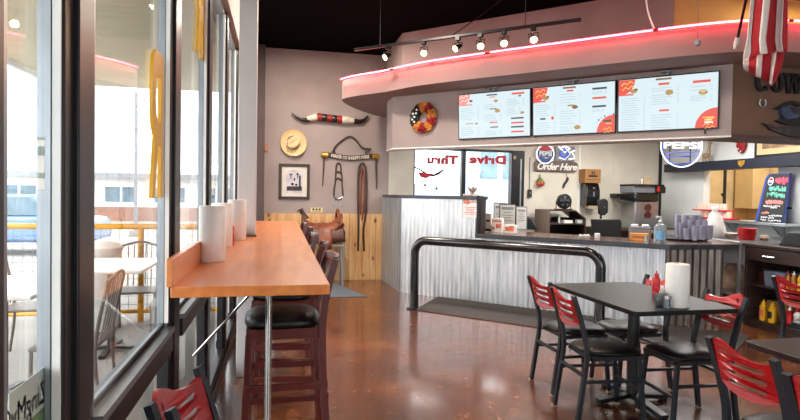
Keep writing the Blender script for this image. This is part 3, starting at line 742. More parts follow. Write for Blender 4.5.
# yoke sign
a, b = wall_at(322, 155.5), wall_at(377.5, 156.5); cx, cz = (a.x+b.x)/2, (a.z+b.z)/2; w = b.x-a.x
t = thing('yoke_sign', 'dark wooden yoke sign lettered PARKER CO SHERIFFS POSSE on the wall', 'sign', (cx, YB, cz))
def sag(x): return -.045*math.cos(PI*x/w)**2+.015
n = 20; outl = [(-w/2+w*i/n, sag(-w/2+w*i/n)+.035) for i in range(n+1)]+[(w/2-w*i/n, sag(w/2-w*i/n)-.045) for i in range(n+1)]
MB().prism(outl, -.035, 0).build('board', DKLEATHER, t, .004)
for sx in (-1, 1):
    m = MB(); m.tube([(sx*(w/2-.09), -.02, .0), (sx*(w/2), -.02, .0), (sx*(w/2+.02), -.02, 0)], [.05, .045, .02], 12); m.build('yoke_tip', GOLD, t)
m = MB(); me = text_mesh("PARKER CO SHERIFF'S POSSE", .072, .003, .002); xs = [q.co.x for q in me.vertices]; k = (w*.68)/(max(xs)-min(xs))
m.mesh(me, lambda p: Vector((p.x*k, -.037-p.z, p.y+sag(p.x*k)-.008))); bpy.data.meshes.remove(me); m.build('lettering', IVORY, t)
def W2(u, v, off=.03): p = wall_at(u, v, off); return p-Vector((cx, YB, cz))
MB().tube(bez([W2(333, 152), W2(335, 147), W2(341, 141), W2(349, 136.5), W2(355, 139), W2(361, 146.5), W2(364, 148.5), W2(371, 149)], 6), .012, 8).build('hanger_strap', DKLEATHER, t)
for u, v in ((333.5, 152.5), (367.5, 152)):
    q = W2(u, v); m = MB()
    m.tube([q+Vector((-.035, 0, -.03)), q+Vector((0, 0, .05)), q+Vector((.035, 0, -.03))], .01, 6); m.build('hanger_loop', DKLEATHER, t)
MB().tube([W2(324, 158), W2(323.5, 170), W2(323, 178), W2(322.5, 186)], [.014, .012, .01, .008], 7).build('side_thong', DKLEATHER, t)
MB().tube([W2(376, 158), W2(376, 168), W2(376.5, 180), W2(376.5, 189)], [.014, .014, .012, .008], 7).build('side_thong', DKLEATHER, t)
# bridle
o0 = wall_at(338, 163); t = thing('bridle', 'brown leather bridle with bit hanging below the left of the yoke sign', 'bridle', o0)
def W3(u, v, off=.014): return wall_at(u, v, off)-o0
m = MB(); m.tube(bez([W3(335.5, 177), W3(336, 170), W3(336.5, 165), W3(338.5, 163), W3(340.5, 165), W3(341, 170), W3(342, 177)], 5), .013, 7); m.build('headstall', DKLEATHER, t)
m = MB(); m.tube(bez([W3(335, 173), W3(338, 171.5), W3(342, 174)], 5), .012, 7); m.tube(bez([W3(335, 181), W3(338, 178), W3(342, 181)], 5), .012, 7); m.build('browband', DKLEATHER, t)
m = MB(); m.tube(bez([W3(335.5, 177), W3(335, 184), W3(334, 190), W3(334, 196)], 5), .012, 7); m.tube(bez([W3(342, 177), W3(342, 184), W3(342.5, 190), W3(343, 196)], 5), .012, 7); m.build('cheek_strap', DKLEATHER, t)
m = MB(); m.tube(bez([W3(334, 197), W3(338, 199), W3(343, 197)], 5), .011, 7)
for u, v in ((334, 204.5), (342, 204.5)): m.tube([W3(u, v)+Vector((.022*math.cos(i*PI/6), 0, .022*math.sin(i*PI/6))) for i in range(12)], .006, 6, True)
m.tube([W3(334, 197), W3(334, 203)], .006, 6); m.tube([W3(343, 197), W3(342, 203)], .006, 6)
m.build('bit', STEEL, t)
# reins
o0 = wall_at(361, 164); t = thing('leather_reins', 'long looped brown leather reins hanging below the right of the yoke sign', 'reins', o0)
def W4(u, v, off=.03): return wall_at(u, v, off)-o0
MB().tube(bez([W4(358, 251), W4(358.5, 225), W4(358, 200), W4(358.5, 172), W4(361.5, 163.5), W4(365.5, 168), W4(366.5, 190), W4(365.5, 214), W4(363.5, 230), W4(364, 251)], 7), .017, 8).build('long_rein', DKLEATHER, t)
MB().tube(bez([W4(360, 214), W4(360.5, 190), W4(361, 175), W4(362.5, 169), W4(364, 176), W4(364, 195), W4(362, 220)], 6), .014, 8).build('short_rein', LEATHER, t)
MB().tube([W4(367, 192), W4(366.5, 203), W4(366, 214)], .01, 6).build('tan_thong', GOLD, t)
o = wall_at(316.5, 210); t = thing('wall_note', 'small yellow printed card stuck above the pine wainscot', 'card', o)
MB().box((0, -.004, 0), (.19, .006, .075)).build('card', mat('yellow card', (226, 206, 150), .7, vary=.04), t)
m = MB(); [m.box((-.05+.05*i, -.008, .01), (.03, .002, .03)) for i in range(3)]; [m.box((0, -.008, -.02), (.14, .002, .008))]; m.build('print', INK, t)
p = wall_at(266.3, 147.5); o = MB().box((0, -.012, 0), (.055, .024, .12)).build('wall_switch', mat('copper plate', (176, 120, 92), .4, .4, vary=.05), None, .004); o.location = p
tag(o, 'small copper coloured wall switch beside the dark corner pilaster', 'wall switch')

# ---- saddle on its stand
t = thing('saddle_stand', 'pale metal stand holding the saddle before the pine wainscot', 'stand', (.64, 8.66, 0))
m = MB()
for x in (-.28, .30):
    for y in (-.17, .17): m.tube([(x*1.05, y*1.1, 0), (x, y*.8, .60)], .013, 8)
m.build('leg_frame', SILVER, t)
m = MB(); m.span((-.31, -.17, .60), (.33, .17, .63)); m.build('shelf', PLASTICWHITE, t, .004)
m = MB(); m.tube([(-.2, 0, .63), (-.2, 0, .80)], .02, 8); m.tube([(.2, 0, .63), (.2, 0, .80)], .02, 8); m.tube([(-.3, 0, .82), (.3, 0, .82)], .05, 12); m.build('saddle_bar', BLACKMET, t)
s = thing('western_saddle', 'brown leather western saddle resting on the pale metal stand', 'saddle', (.64, 8.66, .88))
def loft(xs, top, half, drop, name, material, parent, th=.018, n=14):
    vs = []; fs = []; k = 0
    for x in xs:
        for i in range(n+1):
            a = PI*i/n; ca, sa = math.cos(a), math.sin(a)
            y = half(x)*ca*(1+.12*(1-abs(sa))); z = top(x)-(1-abs(sa)**.8)*drop(x)
            vs.append((x, y, z))
        k += 1
    N = n+1
    for i in range(k-1):
        for j in range(n): fs.append((i*N+j, (i+1)*N+j, (i+1)*N+j+1, i*N+j+1))
    o = MB().add(vs, fs).build(name, material, parent, sharp=75); md = o.modifiers.new('solid', 'SOLIDIFY'); md.thickness = th; md.offset = 1
    return o
xs = [-.30+.6*i/20 for i in range(21)]
loft(xs, lambda x: .06+.16*max(0, (x-.05)/.25)**2+.10*max(0, (-x-.1)/.2)**1.5, lambda x: .13+.03*math.sin((x+.3)*4), lambda x: .16, 'seat', LEATHER, s)
loft([-.32+.66*i/20 for i in range(21)], lambda x: .03+.05*abs(x), lambda x: .19, lambda x: .26, 'skirt', mat('dark brown leather', (84, 40, 26), .45, vary=.15, scale=10, bump=.12), s)
loft([-.06+.2*i/8 for i in range(9)], lambda x: .05, lambda x: .215, lambda x: .40-.4*abs(x-.04), 'fender', LEATHER, s)
m = MB(); m.tube(bez([(-.25, 0, .12), (-.28, 0, .2), (-.315, 0, .25)], 4), [.07, .06, .05, .042, .036, .034, .034, .036, .04], 12); m.lathe([(.0, .0), (.05, .005), (.055, .018), (.0, .03)], 16, (-.325, 0, .25), rot=(0, -.5, 0)); m.build('horn', DKLEATHER, s)
m = MB(); m.tube([(.24, -.02+.17*math.cos(PI*i/12), .10+.17*math.sin(PI*i/12)) for i in range(13)], .022, 8); m.build('cantle', LEATHER, s)
m = MB(); m.tube([(.04, -.23, -.30), (.03, -.235, -.42)], .014, 6); m.tube([(.03+.06*math.cos(a*PI/8), -.235, -.48+.06*math.sin(a*PI/8)) for a in range(16)], .013, 7, True); m.build('stirrup', DKLEATHER, s)
m = MB(); [m.tube(bez([(.33+.015*i, -.16, .02), (.34+.02*i, -.18, -.2), (.36+.03*i, -.17, -.45-.04*i)], 5), .009, 6) for i in range(3)]; m.build('saddle_strings', mat('pale rope', (190, 160, 128), .8, vary=.1, scale=20), s)

# ================================================================== MENU SCREENS on the front bulkhead
def quarter(r, sx, sz, x0, z0, n=14): return [(x0, z0)]+[(x0+sx*r*math.cos(PI/2*i/n), z0+sz*r*math.sin(PI/2*i/n)) for i in range(n+1)]
def screen(idx, u0, u1, vt0, vt1, label):
    a, b = onS(u0, vt0, SF-.10), onS(u1, vt1, SF-.10)
    w = (Vector((b.x, b.y))-Vector((a.x, a.y))).length; h = .535
    cx, cy = (a.x+b.x)/2, (a.y+b.y)/2
    t = thing('menu_screen', label, 'menu screen', (cx+.0354, cy+.0354, 2.335), R45, 'lit menu screens over the counter')
    tl = Matrix.Rotation(math.radians(4), 4, 'X')
    def put(o): o.rotation_euler = (math.radians(4), 0, 0); return o
    put(MB().span((-w/2, -.02, -h/2), (w/2, .035, h/2)).build('housing', BLACKPLA, t, .004))
    put(MB().span((-w/2+.012, -.0225, -h/2+.014), (w/2-.012, -.0195, h/2-.012)).build('display', SCREEN, t))
    W_, H_ = w-.024, h-.026
    def X(f): return -W_/2+W_*f
    def Zf(f): return H_/2-H_*f-.001
    g = {k: MB() for k in ('r', 'p', 'd', 't', 'f', 'f2', 'y', 'w')}
    def bar(k, x0, x1, y0, y1): g[k].span((X(x0), -.0245, Zf(y1)), (X(x1), -.0222, Zf(y0)))
    def blob(k, x, y, r, q=.7): g[k].prism([(X(x)+r*math.cos(i*PI/7)*(1+.2*math.sin(3*i)), Zf(y)+q*r*math.sin(i*PI/7)) for i in range(14)], -.0246, -.0222)
    def lines(x0, x1, y0, y1, n):
        for i in range(n):
            y = y0+(y1-y0)*i/max(1, n-1); bar('t', x0, x0+(x1-x0)*(.55+.3*((i*5+idx) % 4)/4), y, y+.012); bar('t', x1-.025, x1, y, y+.012)
    def script_(x, y, s, k='y'):
        for j, (n, dx) in enumerate(((5, 0), (5, .012))):
            g[k].tube([(X(x)+dx+s*.022*i, -.0245, Zf(y)-j*s*.036+s*.004*i+(.012*s if i % 2 else -.008*s)) for i in range(n*1)], .0035*s, 5)
    if idx == 0:
        g['p'].prism([(X(0), Zf(0)), (X(.17), Zf(0)), (X(.16), Zf(.10)), (X(.11), Zf(.22)), (X(.0), Zf(.24))], -.0243, -.0222); bar('p', .02, .2, .22, .25); script_(.02, .07, 1.2, 'w')
        blob('f2', .18, .15, .022)
        lines(.03, .30, .31, .56, 6); bar('f', .10, .21, .655, .675); blob('f', .26, .67, .018); lines(.03, .3, .75, .92, 5)
        bar('d', .41, .56, .035, .065); bar('r', .45, .53, .09, .11); blob('f', .54, .19, .024); lines(.37, .62, .26, .34, 3); bar('f2', .45, .55, .355, .375); blob('f', .56, .41, .032); lines(.37, .62, .49, .62, 4)
        bar('r', .45, .56, .655, .68); bar('d', .46, .57, .76, .785); lines(.4, .62, .85, .93, 3)
        bar('r', .76, .93, .045, .085); blob('f2', .87, .12, .016); lines(.69, .93, .18, .32, 5); lines(.69, .88, .38, .5, 4); blob('f', .90, .49, .022)
        for y, k in ((.585, 'd'), (.685, 'r'), (.775, 'd'), (.88, 'r')): bar(k, .75, .92, y, y+.035)
    else:
        r = .16 if idx == 1 else .155
        g['r'].prism(quarter(r, 1, -1, X(0), Zf(0)), -.0243, -.0222); script_(.03, .09, 1.25)
        blob('f', .16, .225, .032); blob('f2', .185, .20, .018); bar('r', .02, .16, .275, .305); lines(.03, .29, .36, .58, 6)
        g['r'].prism(quarter(.175 if idx == 1 else .185, -1, 1, X(1), Zf(1)), -.0243, -.0222)
        if idx == 1:
            bar('d', .09, .16, .64, .675); blob('r', .25, .65, .016, 1.2); lines(.03, .29, .74, .95, 5)
            bar('f2', .38, .54, .025, .06); bar('r', .43, .51, .09, .125); lines(.35, .61, .17, .34, 4); bar('f', .44, .52, .395, .43); blob('f2', .53, .45, .03); lines(.35, .61, .52, .78, 6); blob('f', .56, .87, .034); lines(.35, .5, .85, .93, 3)
            bar('d', .74, .91, .09, .13); lines(.74, .91, .17, .2, 2); bar('r', .74, .9, .28, .32); bar('d', .74, .9, .45, .49); lines(.74, .88, .53, .56, 2)
            for i, (x, y) in enumerate(((.79, .78), (.81, .73), (.84, .69), (.88, .66), (.94, .64), (.98, .63))): bar(('t', 'd')[i % 2], x, x+.015, y, y+.035)
            bar('d', .87, .96, .75, .79)
        else:
            lines(.03, .29, .62, .95, 8); bar('f2', .39, .55, .02, .055); bar('r', .42, .53, .11, .15); lines(.35, .63, .2, .25, 2); blob('f', .53, .30, .034, .8); lines(.35, .63, .33, .5, 5); bar('r', .43, .53, .615, .65); lines(.35, .63, .71, .95, 6)
            bar('r', .76, .93, .12, .165); lines(.74, .95, .23, .29, 2); blob('f', .86, .345, .038, .6); blob('y', .86, .33, .02, .6); lines(.74, .95, .40, .48, 3)
            bar('y', .86, .97, .80, .815); bar('y', .88, .95, .84, .87)
            bar('w', .88, .96, .885, .915)
        script_(.87, .945, .9)
        bar('y', .90, .97, .82, .835)
    names = {'r': ('red_graphics', S_RED), 'p': ('faded_red_graphic', S_PINK), 'd': ('dark_captions', S_DARK), 't': ('text_lines', S_TXT), 'f': ('food_pictures', S_FOOD), 'f2': ('brown_food_pictures', S_FOOD2), 'y': ('yellow_script', S_YEL), 'w': ('white_script', S_WHT)}
    for k, mb in g.items():
        if mb.v: put(mb.build(names[k][0], names[k][1], t, smooth=False))
    m = MB(); m.box((.0, -.02, h/2+.035), (.10, .07, .012)); m.box((0, .0, h/2+.015), (.02, .03, .05)); m.box((0, .06, 0), (.3, .08, .2)); m.build('bracket', SILVER, t)
    return t
screen(0, 457.5, 530.5, 94, 87, 'leftmost lit menu screen, with pale red corner graphic')
screen(1, 532, 616, 87, 78.5, 'middle lit menu screen over the counter')
screen(2, 617.5, 720, 78.5, 70, 'rightmost lit menu screen, with large red quarter circle')
p0, p1 = onS(705, 128, SF-.03), onS(705, 136, SF-.03)
o = MB().tube([Vector((0, 0, .12)), Vector((0, 0, .07)), Vector((0, 0, -.06))], [.005, .005, .009], 8).build('screen_cable', BLACKPLA); o.location = p1+Vector((0, 0, .08))
tag(o, 'short black cable hanging below the rightmost menu screen', 'cable')
# wreath
p = onS(424.5, 118, SF); t = thing('patriotic_wreath', 'round wreath with red gold and starred dark sections on the bulkhead', 'wreath', p, R45)
secs = {'dark': MB(), 'red': MB(), 'gold': MB()}
rnd = random.Random(3)
for i in range(64):
    a = 2*PI*i/64
    deg = math.degrees(a)
    k = 'dark' if 115 < deg < 215 else ('gold' if int(deg//36) % 2 == 0 else 'red')
    for j in range(4):
        r = .085+.028*j+rnd.uniform(-.01, .01); q = (r*math.cos(a), -.035-.02*math.sin(PI*j/3)+rnd.uniform(-.008, .008), r*math.sin(a)*1.02)
        s_ = .020; mm = MB().box((0, 0, 0), (s_*1.6, s_*1.2, s_*1.4), (rnd.uniform(0, 3), rnd.uniform(0, 3), rnd.uniform(0, 3))); secs[k].add([Vector(v)+Vector(q) for v in mm.v], mm.f)
MB().tube([(.13*math.cos(a*PI/18), -.025, .13*math.sin(a*PI/18)) for a in range(36)], .03, 10, True).build('ring', DKLEATHER, t)
secs['dark'].build('dark_section', INK, t, smooth=False); secs['red'].build('red_sections', mat('wreath red', (150, 22, 26), .7, vary=.1, scale=20), t, smooth=False); secs['gold'].build('gold_sections', mat('wreath gold', (200, 128, 48), .7, vary=.1, scale=20), t, smooth=False)
m = MB(); [m.lathe([(.013, -.004), (.013, .004)], 8, (.12*math.cos(x)*k, -.075, .12*math.sin(x)*k), rot=(PI/2, 0, 0)) for x, k in ((2.2, 1), (2.55, .8), (2.75, 1.1), (3.05, .85), (3.3, 1.12), (3.6, .95))]; m.build('star_studs', WHITEPAINT, t)

# ================================================================== NEON on the fascia
NZ = 2.905
def neonpath(): return [Vector((p.x, p.y, 0)) for p in path]
NP = []
for i, p in enumerate(path):
    d = (path[min(i+1, len(path)-1)]-path[max(i-1, 0)]).normalized(); NP.append(Vector((p.x, p.y, NZ))+Vector((d.y, -d.x, 0))*.055)
def crossing(u):        # index along the path where the tube passes picture column u
    best = None
    for i, p in enumerate(NP):
        dv = p-CP; uu = 400+FPX*dv.dot(RT)/dv.dot(F)
        if i > 24 and (best is None or abs(uu-u) < best[0]): best = (abs(uu-u), i)
    return best[1]
dense = []
for a, b in zip(NP, NP[1:]): dense += [a.lerp(b, k/6) for k in range(6)]
dense.append(NP[-1])
def colu(p): dv = p-CP; return 400+FPX*dv.dot(RT)/dv.dot(F)
start = next(i for i, p in enumerate(dense) if p.y < 7.42)
pieces = []
for (u0, u1), lab in [(((0, 390)), 'curved pink neon tube at the left nose of the fascia'), ((393, 486), 'pink neon tube below the left track lamps'), ((489.5, 654), 'long pink neon tube below the right track lamps'), ((657.5, 789), 'pink neon tube passing behind the striped flag'), ((792, 2000), 'pink neon tube at the right edge of the photo')]:
    pts = [p for p in dense[start:] if u0 <= colu(p) <= u1]
    t = thing('neon_tube', lab, 'neon tube', pts[0], 0, 'pink neon tubes along the fascia')
    MB().tube([p-pts[0] for p in pts], .0085, 8).build('glass_tube', NEONPINK, t)
    for e, nx in ((pts[0], pts[1]), (pts[-1], pts[-2])):
        d = (e-nx).normalized(); MB().tube([e-pts[0], e-pts[0]+d*.035], .013, 8).build('electrode_cap', REDPAINT, t)
    m = MB()
    for p, q in ((pts[len(pts)//4], 1), (pts[3*len(pts)//4], 1)): m.tube([p-pts[0]+Vector((0, 0, -.02)), p-pts[0]+Vector((.025, .025, -.03))], .006, 6)
    m.build('standoff', CLEAR, t)

# ================================================================== TRACK LIGHT
T0, T1 = Vector((.86, 6.70, 3.12)), Vector((2.83, 4.965, 3.12))
tr = thing('light_track', 'black track light rail hung in front of the neon fascia', 'track light rail', (T0+T1)/2)
o0 = (T0+T1)/2
MB().bar(T0-o0, T1-o0, .035, .03).build('rail', BLACKMET, tr, .004)
def onT(u):
    best = min(range(401), key=lambda i: abs(colu(T0.lerp(T1, i/400))-u)); return T0.lerp(T1, best/400)
m = MB()
for u in (525, 380):
    q = onT(u); m.tube([q-o0, Vector((q.x, q.y, 3.66))-o0], .0045, 6)
m.build('hanger_rod', INK, tr)
q = onT(452); o = MB().tube([q+Vector((0, 0, .015)), q+Vector((.12, .0, .10)), Vector((q.x+.70, q.y-.3, 3.655))], .006, 6).build('power_cord', BLACKMET); rel(o, tr)
lamps = [(388, 0, 'leftmost track lamp turned sideways above the fascia nose'), (424, 1, 'second track lamp from the left, lit warm'), (458, 0, 'third track lamp from the left, turned away'), (480.5, 1, 'fourth track lamp from the left, glowing'), (504, 1, 'fifth track lamp from the left, glowing'), (533.5, 1, 'rightmost lit track lamp near the right rail end')]
for u, lit, lab in lamps:
    q = onT(u); t = thing('track_lamp', lab, 'track lamp', q+Vector((0, 0, -.015)), 0, 'track lamps on the black rail')
    MB().box((0, 0, -.015), (.045, .045, .035), (0, 0, R45)).build('adapter', BLACKMET, t)
    aim = Vector((-.15, -.55, -.5)) if lit else Vector((-.65, -.25, -.45)); aim.normalize()
    c = Vector((0, 0, -.105))
    m = MB(); m.tube([(0, 0, -.03), (0, 0, -.06)], .008, 6); m.tube([(0, 0, -.055), (.035, -.035, -.06), c+Vector((.035, -.035, 0))], .005, 6); m.tube([(0, 0, -.055), (-.035, .035, -.06), c+Vector((-.035, .035, 0))], .005, 6); m.build('yoke', BLACKMET, t)
    m = MB(); P = [c-aim*.05, c-aim*.04, c, c+aim*.045, c+aim*.04]; m.tube(P, [.016, .022, .026, .042, .036], 16); m.build('lamp_shade', STEEL if lit else BLACKMET, t)
    m = MB(); m.tube([c+aim*.018, c+aim*.03, c+aim*.047, c+aim*.055], [.02, .032, .034, .018], 14); m.build('bulb', BULB, t)
    L = bpy.data.lights.new('lamp', 'SPOT'); L.energy = 25 if lit else 6; L.color = (1, .72, .42); L.spot_size = 1.1; L.shadow_soft_size = .03
    lo = bpy.data.objects.new('lamp_beam', L); COL.objects.link(lo); lo.location = q+c+aim*.075; lo.rotation_euler = aim.to_track_quat('-Z', 'Y').to_euler()

# sensor ball on a wire, neon feed cable
p = onZ(697.5, 43, 2.78); t = thing('hanging_ball', 'small grey ball hanging on a thin wire before the fascia', 'hanging ball', (3.70, 3.98, p.z))
k = 3.98/p.y; p = CP+(p-CP)*k; t.location = p
m = MB(); m.lathe([(.0, -.03), (.02, -.022), (.028, 0), (.02, .022), (0, .03)], 14); m.build('ball', GREYPLA, t); MB().tube([(0, 0, .025), (0, 0, 3.66-p.z)], .0022, 5).build('wire', BLACKMET, t)
a = dense[min(range(len(dense)), key=lambda i: abs(colu(dense[i])-655) if i > 200 else 9e9)] if len(dense) > 200 else onZ(655, 32, 2.9)
p = onZ(655, 31, 2.93); o = MB().tube(bez([p, p+Vector((-.03, .0, .06)), p+Vector((-.045, .05, .2)), p+Vector((-.05, .1, .42)), p+Vector((-.12, .12, .72))], 6), .008, 7).build('neon_cable', PLASTICWHITE)
tag(o, 'white cable dropping from the ceiling to the neon gap', 'cable')

# ================================================================== FLAG
pb = onZ(737, 41, 2.78); pb = CP+(pb-CP)*(3.93/pb.y)
t = thing('striped_flag', 'red and white striped flag hanging from an angled pole on the fascia', 'flag', pb)
tip = onY(746, 0, 3.62)-pb
MB().tube([(0, 0, 0), tip*.5, tip*1.25], .011, 10).build('pole', BLACKMET, t)
m = MB(); m.tube([Vector((0, .02, -.06)), Vector((0, 0, -.02)), tip*.1], [.012, .026, .018], 14); m.build('pole_socket', PLASTICWHITE, t)
yf = pb.y-.42
def FL(u, v, dy=0): q = onY(u, v, yf+dy); return q-pb
# columns of stripes: picture positions of the stripe edges at three heights (top, mid, lower hem)
rows = [(-60, [762, 767, 772, 777, 782, 786, 790]), (0, [751, 754.5, 763, 770.5, 777, 784, 788]), (40, [747.5, 751, 759, 766, 775, 782, 788]), (54, [744, 751, 760, 768, 777, 784, 787.5])]
low = [(68, [743, 744.5, 752, 760.5, 770, 777, 783.5]), (86, [745, 746, 756, 762.5, 769.5, 771, 772])]
m = MB(); NR = 26
def interp(tab, v):
    for (v0, a), (v1, b) in zip(tab, tab[1:]):
        if v <= v1:
            f = (v-v0)/(v1-v0); return [p+(q-p)*f for p, q in zip(a, b)]
    return tab[-1][1]
full = rows+[(60, [743.5, 748, 756, 764, 773, 780, 785.5])]
seq = ['w', 'r', 'w', 'r', 'w', 'r']
hem = [60, 57, 54, 53.5, 52.5, 52, 51.5]
sub = 4
grid = []
for i in range(NR+1):
    row = []
    for s_ in range(6):
        for k in range(sub):
            f = s_+k/sub
            vb = hem[s_]+(hem[s_+1]-hem[s_])*k/sub; v = -60+(vb+60)*i/NR
            e = interp(full, v); u = e[s_]+(e[s_+1]-e[s_])*k/sub
            row.append(FL(u, v, .035*math.sin(f*1.9+.4)))
    v = -60+(hem[6]+60)*i/NR; row.append(FL(interp(full, v)[6], v, .03)); grid.append(row)
NC = len(grid[0]); vs = [p for r in grid for p in r]; fs = []; 
for mi in (0, 1):
    ff = []
    for i in range(NR):
        for j in range(NC-1):
            if (0 if seq[j//sub] == 'r' else 1) == mi: ff.append((i*NC+j, i*NC+j+1, (i+1)*NC+j+1, (i+1)*NC+j))
    m.add(vs, ff, mi)
o = m.build('cloth', [FLAGRED, FLAGWHITE], t, sharp=180); md = o.modifiers.new('solid', 'SOLIDIFY'); md.thickness = .004
# folded lower lobe
m = MB(); nr = 10; cols = 24
edges_t = [743.5, 749, 757, 763, 771.5, 777, 785]; vt = [59, 57, 54, 53, 52, 51, 50]
edges_b = [744, 748.5, 755.5, 761, 769, 771.5, 774]; vb_ = [70, 72.5, 76.5, 78.5, 83, 86, 84]
seq2 = ['w', 'r', 'w', 'r', 'w', 'r']
grid = []
for i in range(nr+1):
    f = i/nr; row = []
    for j in range(25):
        g = j/4; k = min(5, int(g)); h_ = g-k
        et = edges_t[k]+(edges_t[k+1]-edges_t[k])*h_; eb = edges_b[k]+(edges_b[k+1]-edges_b[k])*h_
        a_ = vt[k]+(vt[k+1]-vt[k])*h_; b_ = vb_[k]+(vb_[k+1]-vb_[k])*h_
        bulge = 5.0*math.sin(PI*f)*(1 if g > 5 else .2)
        row.append(FL(et+(eb-et)*f+(bulge if g > 5 else 0)*.5, a_+(b_-a_)*f, .05-.06*math.sin(PI*f)+.02*math.sin(g*2.2)))
    grid.append(row)
vs = [p for r in grid for p in r]
for mi in (0, 1):
    ff = [(i*25+j, i*25+j+1, (i+1)*25+j+1, (i+1)*25+j) for i in range(nr) for j in range(24) if (0 if seq2[j//4] == 'r' else 1) == mi]
    m.add(vs, ff, mi)
o = m.build('folded_hem', [FLAGRED, FLAGWHITE], t, sharp=180); md = o.modifiers.new('solid', 'SOLIDIFY'); md.thickness = .004

# ================================================================== BROWN WALL: letters, horseshoe, rider relief
yw = 4.449
def BW(u, v): p = onY(u, v, yw); return Vector((p.x, yw, p.z))
a, b = BW(755, 74), BW(755, 92); LH = a.z-b.z+.02; zb = BW(770, 92.5).z
def letter(name, lab, x, build):
    t = thing('wall_letter', lab, 'wall letter', (x, yw, zb), 0, 'black western letters on the brown wall'); m = MB(); build(m); m.build('face', INK, t, .002)
def ringpoly(m, w, h, th, a0=0, a1=360):
    n = 28
    for i in range(n):
        A0, A1 = math.radians(a0+(a1-a0)*i/n), math.radians(a0+(a1-a0)*(i+1)/n)
        q = [(w/2*math.cos(A0), h/2+h/2*math.sin(A0)), (w/2*math.cos(A1), h/2+h/2*math.sin(A1)), ((w/2-th)*math.cos(A1), h/2+(h/2-th*.55)*math.sin(A1)), ((w/2-th)*math.cos(A0), h/2+(h/2-th*.55)*math.sin(A0))]
        m.prism(q, -.03, 0)
def Cc(m): ringpoly(m, .135, LH, .045, 48, 312); m.span((.035, -.03, LH*.68), (.062, 0, LH*.98)); m.span((.035, -.03, .01), (.062, 0, LH*.30))
def Oo(m): ringpoly(m, .15, LH, .048)
def Ww(m):
    for p, q, th in (((-.085, LH), (-.045, 0), .04), ((-.045, 0), (0, LH), .02), ((0, LH), (.045, 0), .04), ((.045, 0), (.085, LH), .02)):
        m.prism([(p[0]-th/2, p[1]), (p[0]+th/2, p[1]), (q[0]+th/2, q[1]), (q[0]-th/2, q[1])], -.03, 0)
    for x in (-.085, 0, .085): m.span((x-.035, -.03, LH-.022), (x+.035, 0, LH))
def Tt(m): m.span((-.065, -.03, LH-.035), (.065, 0, LH)); m.span((-.02, -.03, 0), (.02, 0, LH)); m.span((-.045, -.03, 0), (.045, 0, .02)); m.span((-.065, -.03, LH-.07), (-.05, 0, LH)); m.span((.05, -.03, LH-.07), (.065, 0, LH))
letter('C', 'black letter C partly behind the flag tip on the brown wall', BW(760, 85).x, Cc)
letter('O', 'black letter O on the brown wall right of the flag tip', BW(775.5, 85).x, Oo)
letter('W', 'black letter W on the brown wall', BW(791.5, 85).x, Ww)
letter('T', 'black letter T at the right edge of the brown wall', BW(805.5, 85).x, Tt)
p = BW(761.5, 103); o = MB().tube([(.035*math.cos(math.radians(a)), -.012, .04*math.sin(math.radians(a))) for a in range(-235, 56, 15)], .008, 8).build('horseshoe', STEEL); o.location = p
tag(o, 'small steel horseshoe hung on the brown wall below the letter C', 'horseshoe')
p = BW(790, 118); t = thing('rider_relief', 'dark painted relief of a bucking rider on the brown wall', 'wall relief', p)
def BP(pts, d, name, material):
    o = MB().prism([((BW(u, v)-p).x, (BW(u, v)-p).z) for u, v in pts], -d, 0).build(name, material, t, .003); return o
BP([(760, 123.5), (768, 124.5), (774, 128), (783, 126), (792, 125), (800, 127), (806, 133), (806, 139), (786, 136.5), (776, 133), (768, 130), (764, 125.5)], .03, 'horse_head', MAUVE)
BP([(779, 119), (786, 116), (796, 112), (806, 110), (812, 138), (800, 128), (790, 125.5), (780, 124), (773, 121)], .035, 'horse_body', INK)
BP([(778, 108), (784, 106), (790, 113), (796, 114), (795, 118), (784, 120), (779, 117)], .045, 'rider_arm', DENIM)
BP([(771, 109), (779, 105.5), (783, 103), (790, 101), (800, 104), (806, 110), (796, 106.5), (790, 104.5), (783, 107), (776, 109.5)], .04, 'lasso', INK)
BP([(786, 108), (796, 107), (806, 112), (800, 117), (790, 114.5)], .05, 'rider_chaps', MAUVE)

# ================================================================== KITCHEN, BACK WALL
def KW(u, v, y=YB): return onY(u, v, y)
# round soda sign with wave and the order sign
p = KW(543, 154.5); t = thing('soda_sign', 'round red white and blue PEPSI sign above the Order Here board', 'sign', p)
r = .165
MB().lathe([(.0, -.04), (r, -.04), (r, 0), (0, 0)], 32, rot=(PI/2, 0, 0)).build('disc', WHITEPAINT, t)
for o in t.children: o.location.y = -.045
def chord(z0, z1, r): 
    a0, a1 = math.asin(max(-1, min(1, z0/r))), math.asin(max(-1, min(1, z1/r))); n = 10
    return [(r*math.cos(a0+(a1-a0)*i/n), r*math.sin(a0+(a1-a0)*i/n)) for i in range(n+1)]+[(-r*math.cos(a1+(a0-a1)*i/n), r*math.sin(a1+(a0-a1)*i/n)) for i in range(n+1)]
MB().prism(chord(.07, .145, .148), -.094, -.085).build('red_band', REDPAINT, t)
MB().prism(chord(-.04, .055, .15), -.094, -.085).build('blue_band', BLUE, t)
MB().prism([(-.13, -.055)]+[(-.13+.26*i/12, -.06+.015*math.sin(i*.7)) for i in range(13)]+[(.07, -.13), (0, -.147), (-.07, -.13)], -.094, -.085).build('wave', BLUE, t)
m = MB(); me = text_mesh('PEPSI', .105, .004, .004); m.mesh(me, upright(0, -.097, .006)); bpy.data.meshes.remove(me); m.build('lettering', WHITEPAINT, t)
MB().tube([(.16*math.cos(a*PI/20), -.09, .16*math.sin(a*PI/20)) for a in range(40)], .008, 6, True).build('ring', NEONWHITE, t)
p = KW(564, 154); t = thing('neon_sign', 'white and blue neon diamond sign beside the round PEPSI sign', 'sign', p)
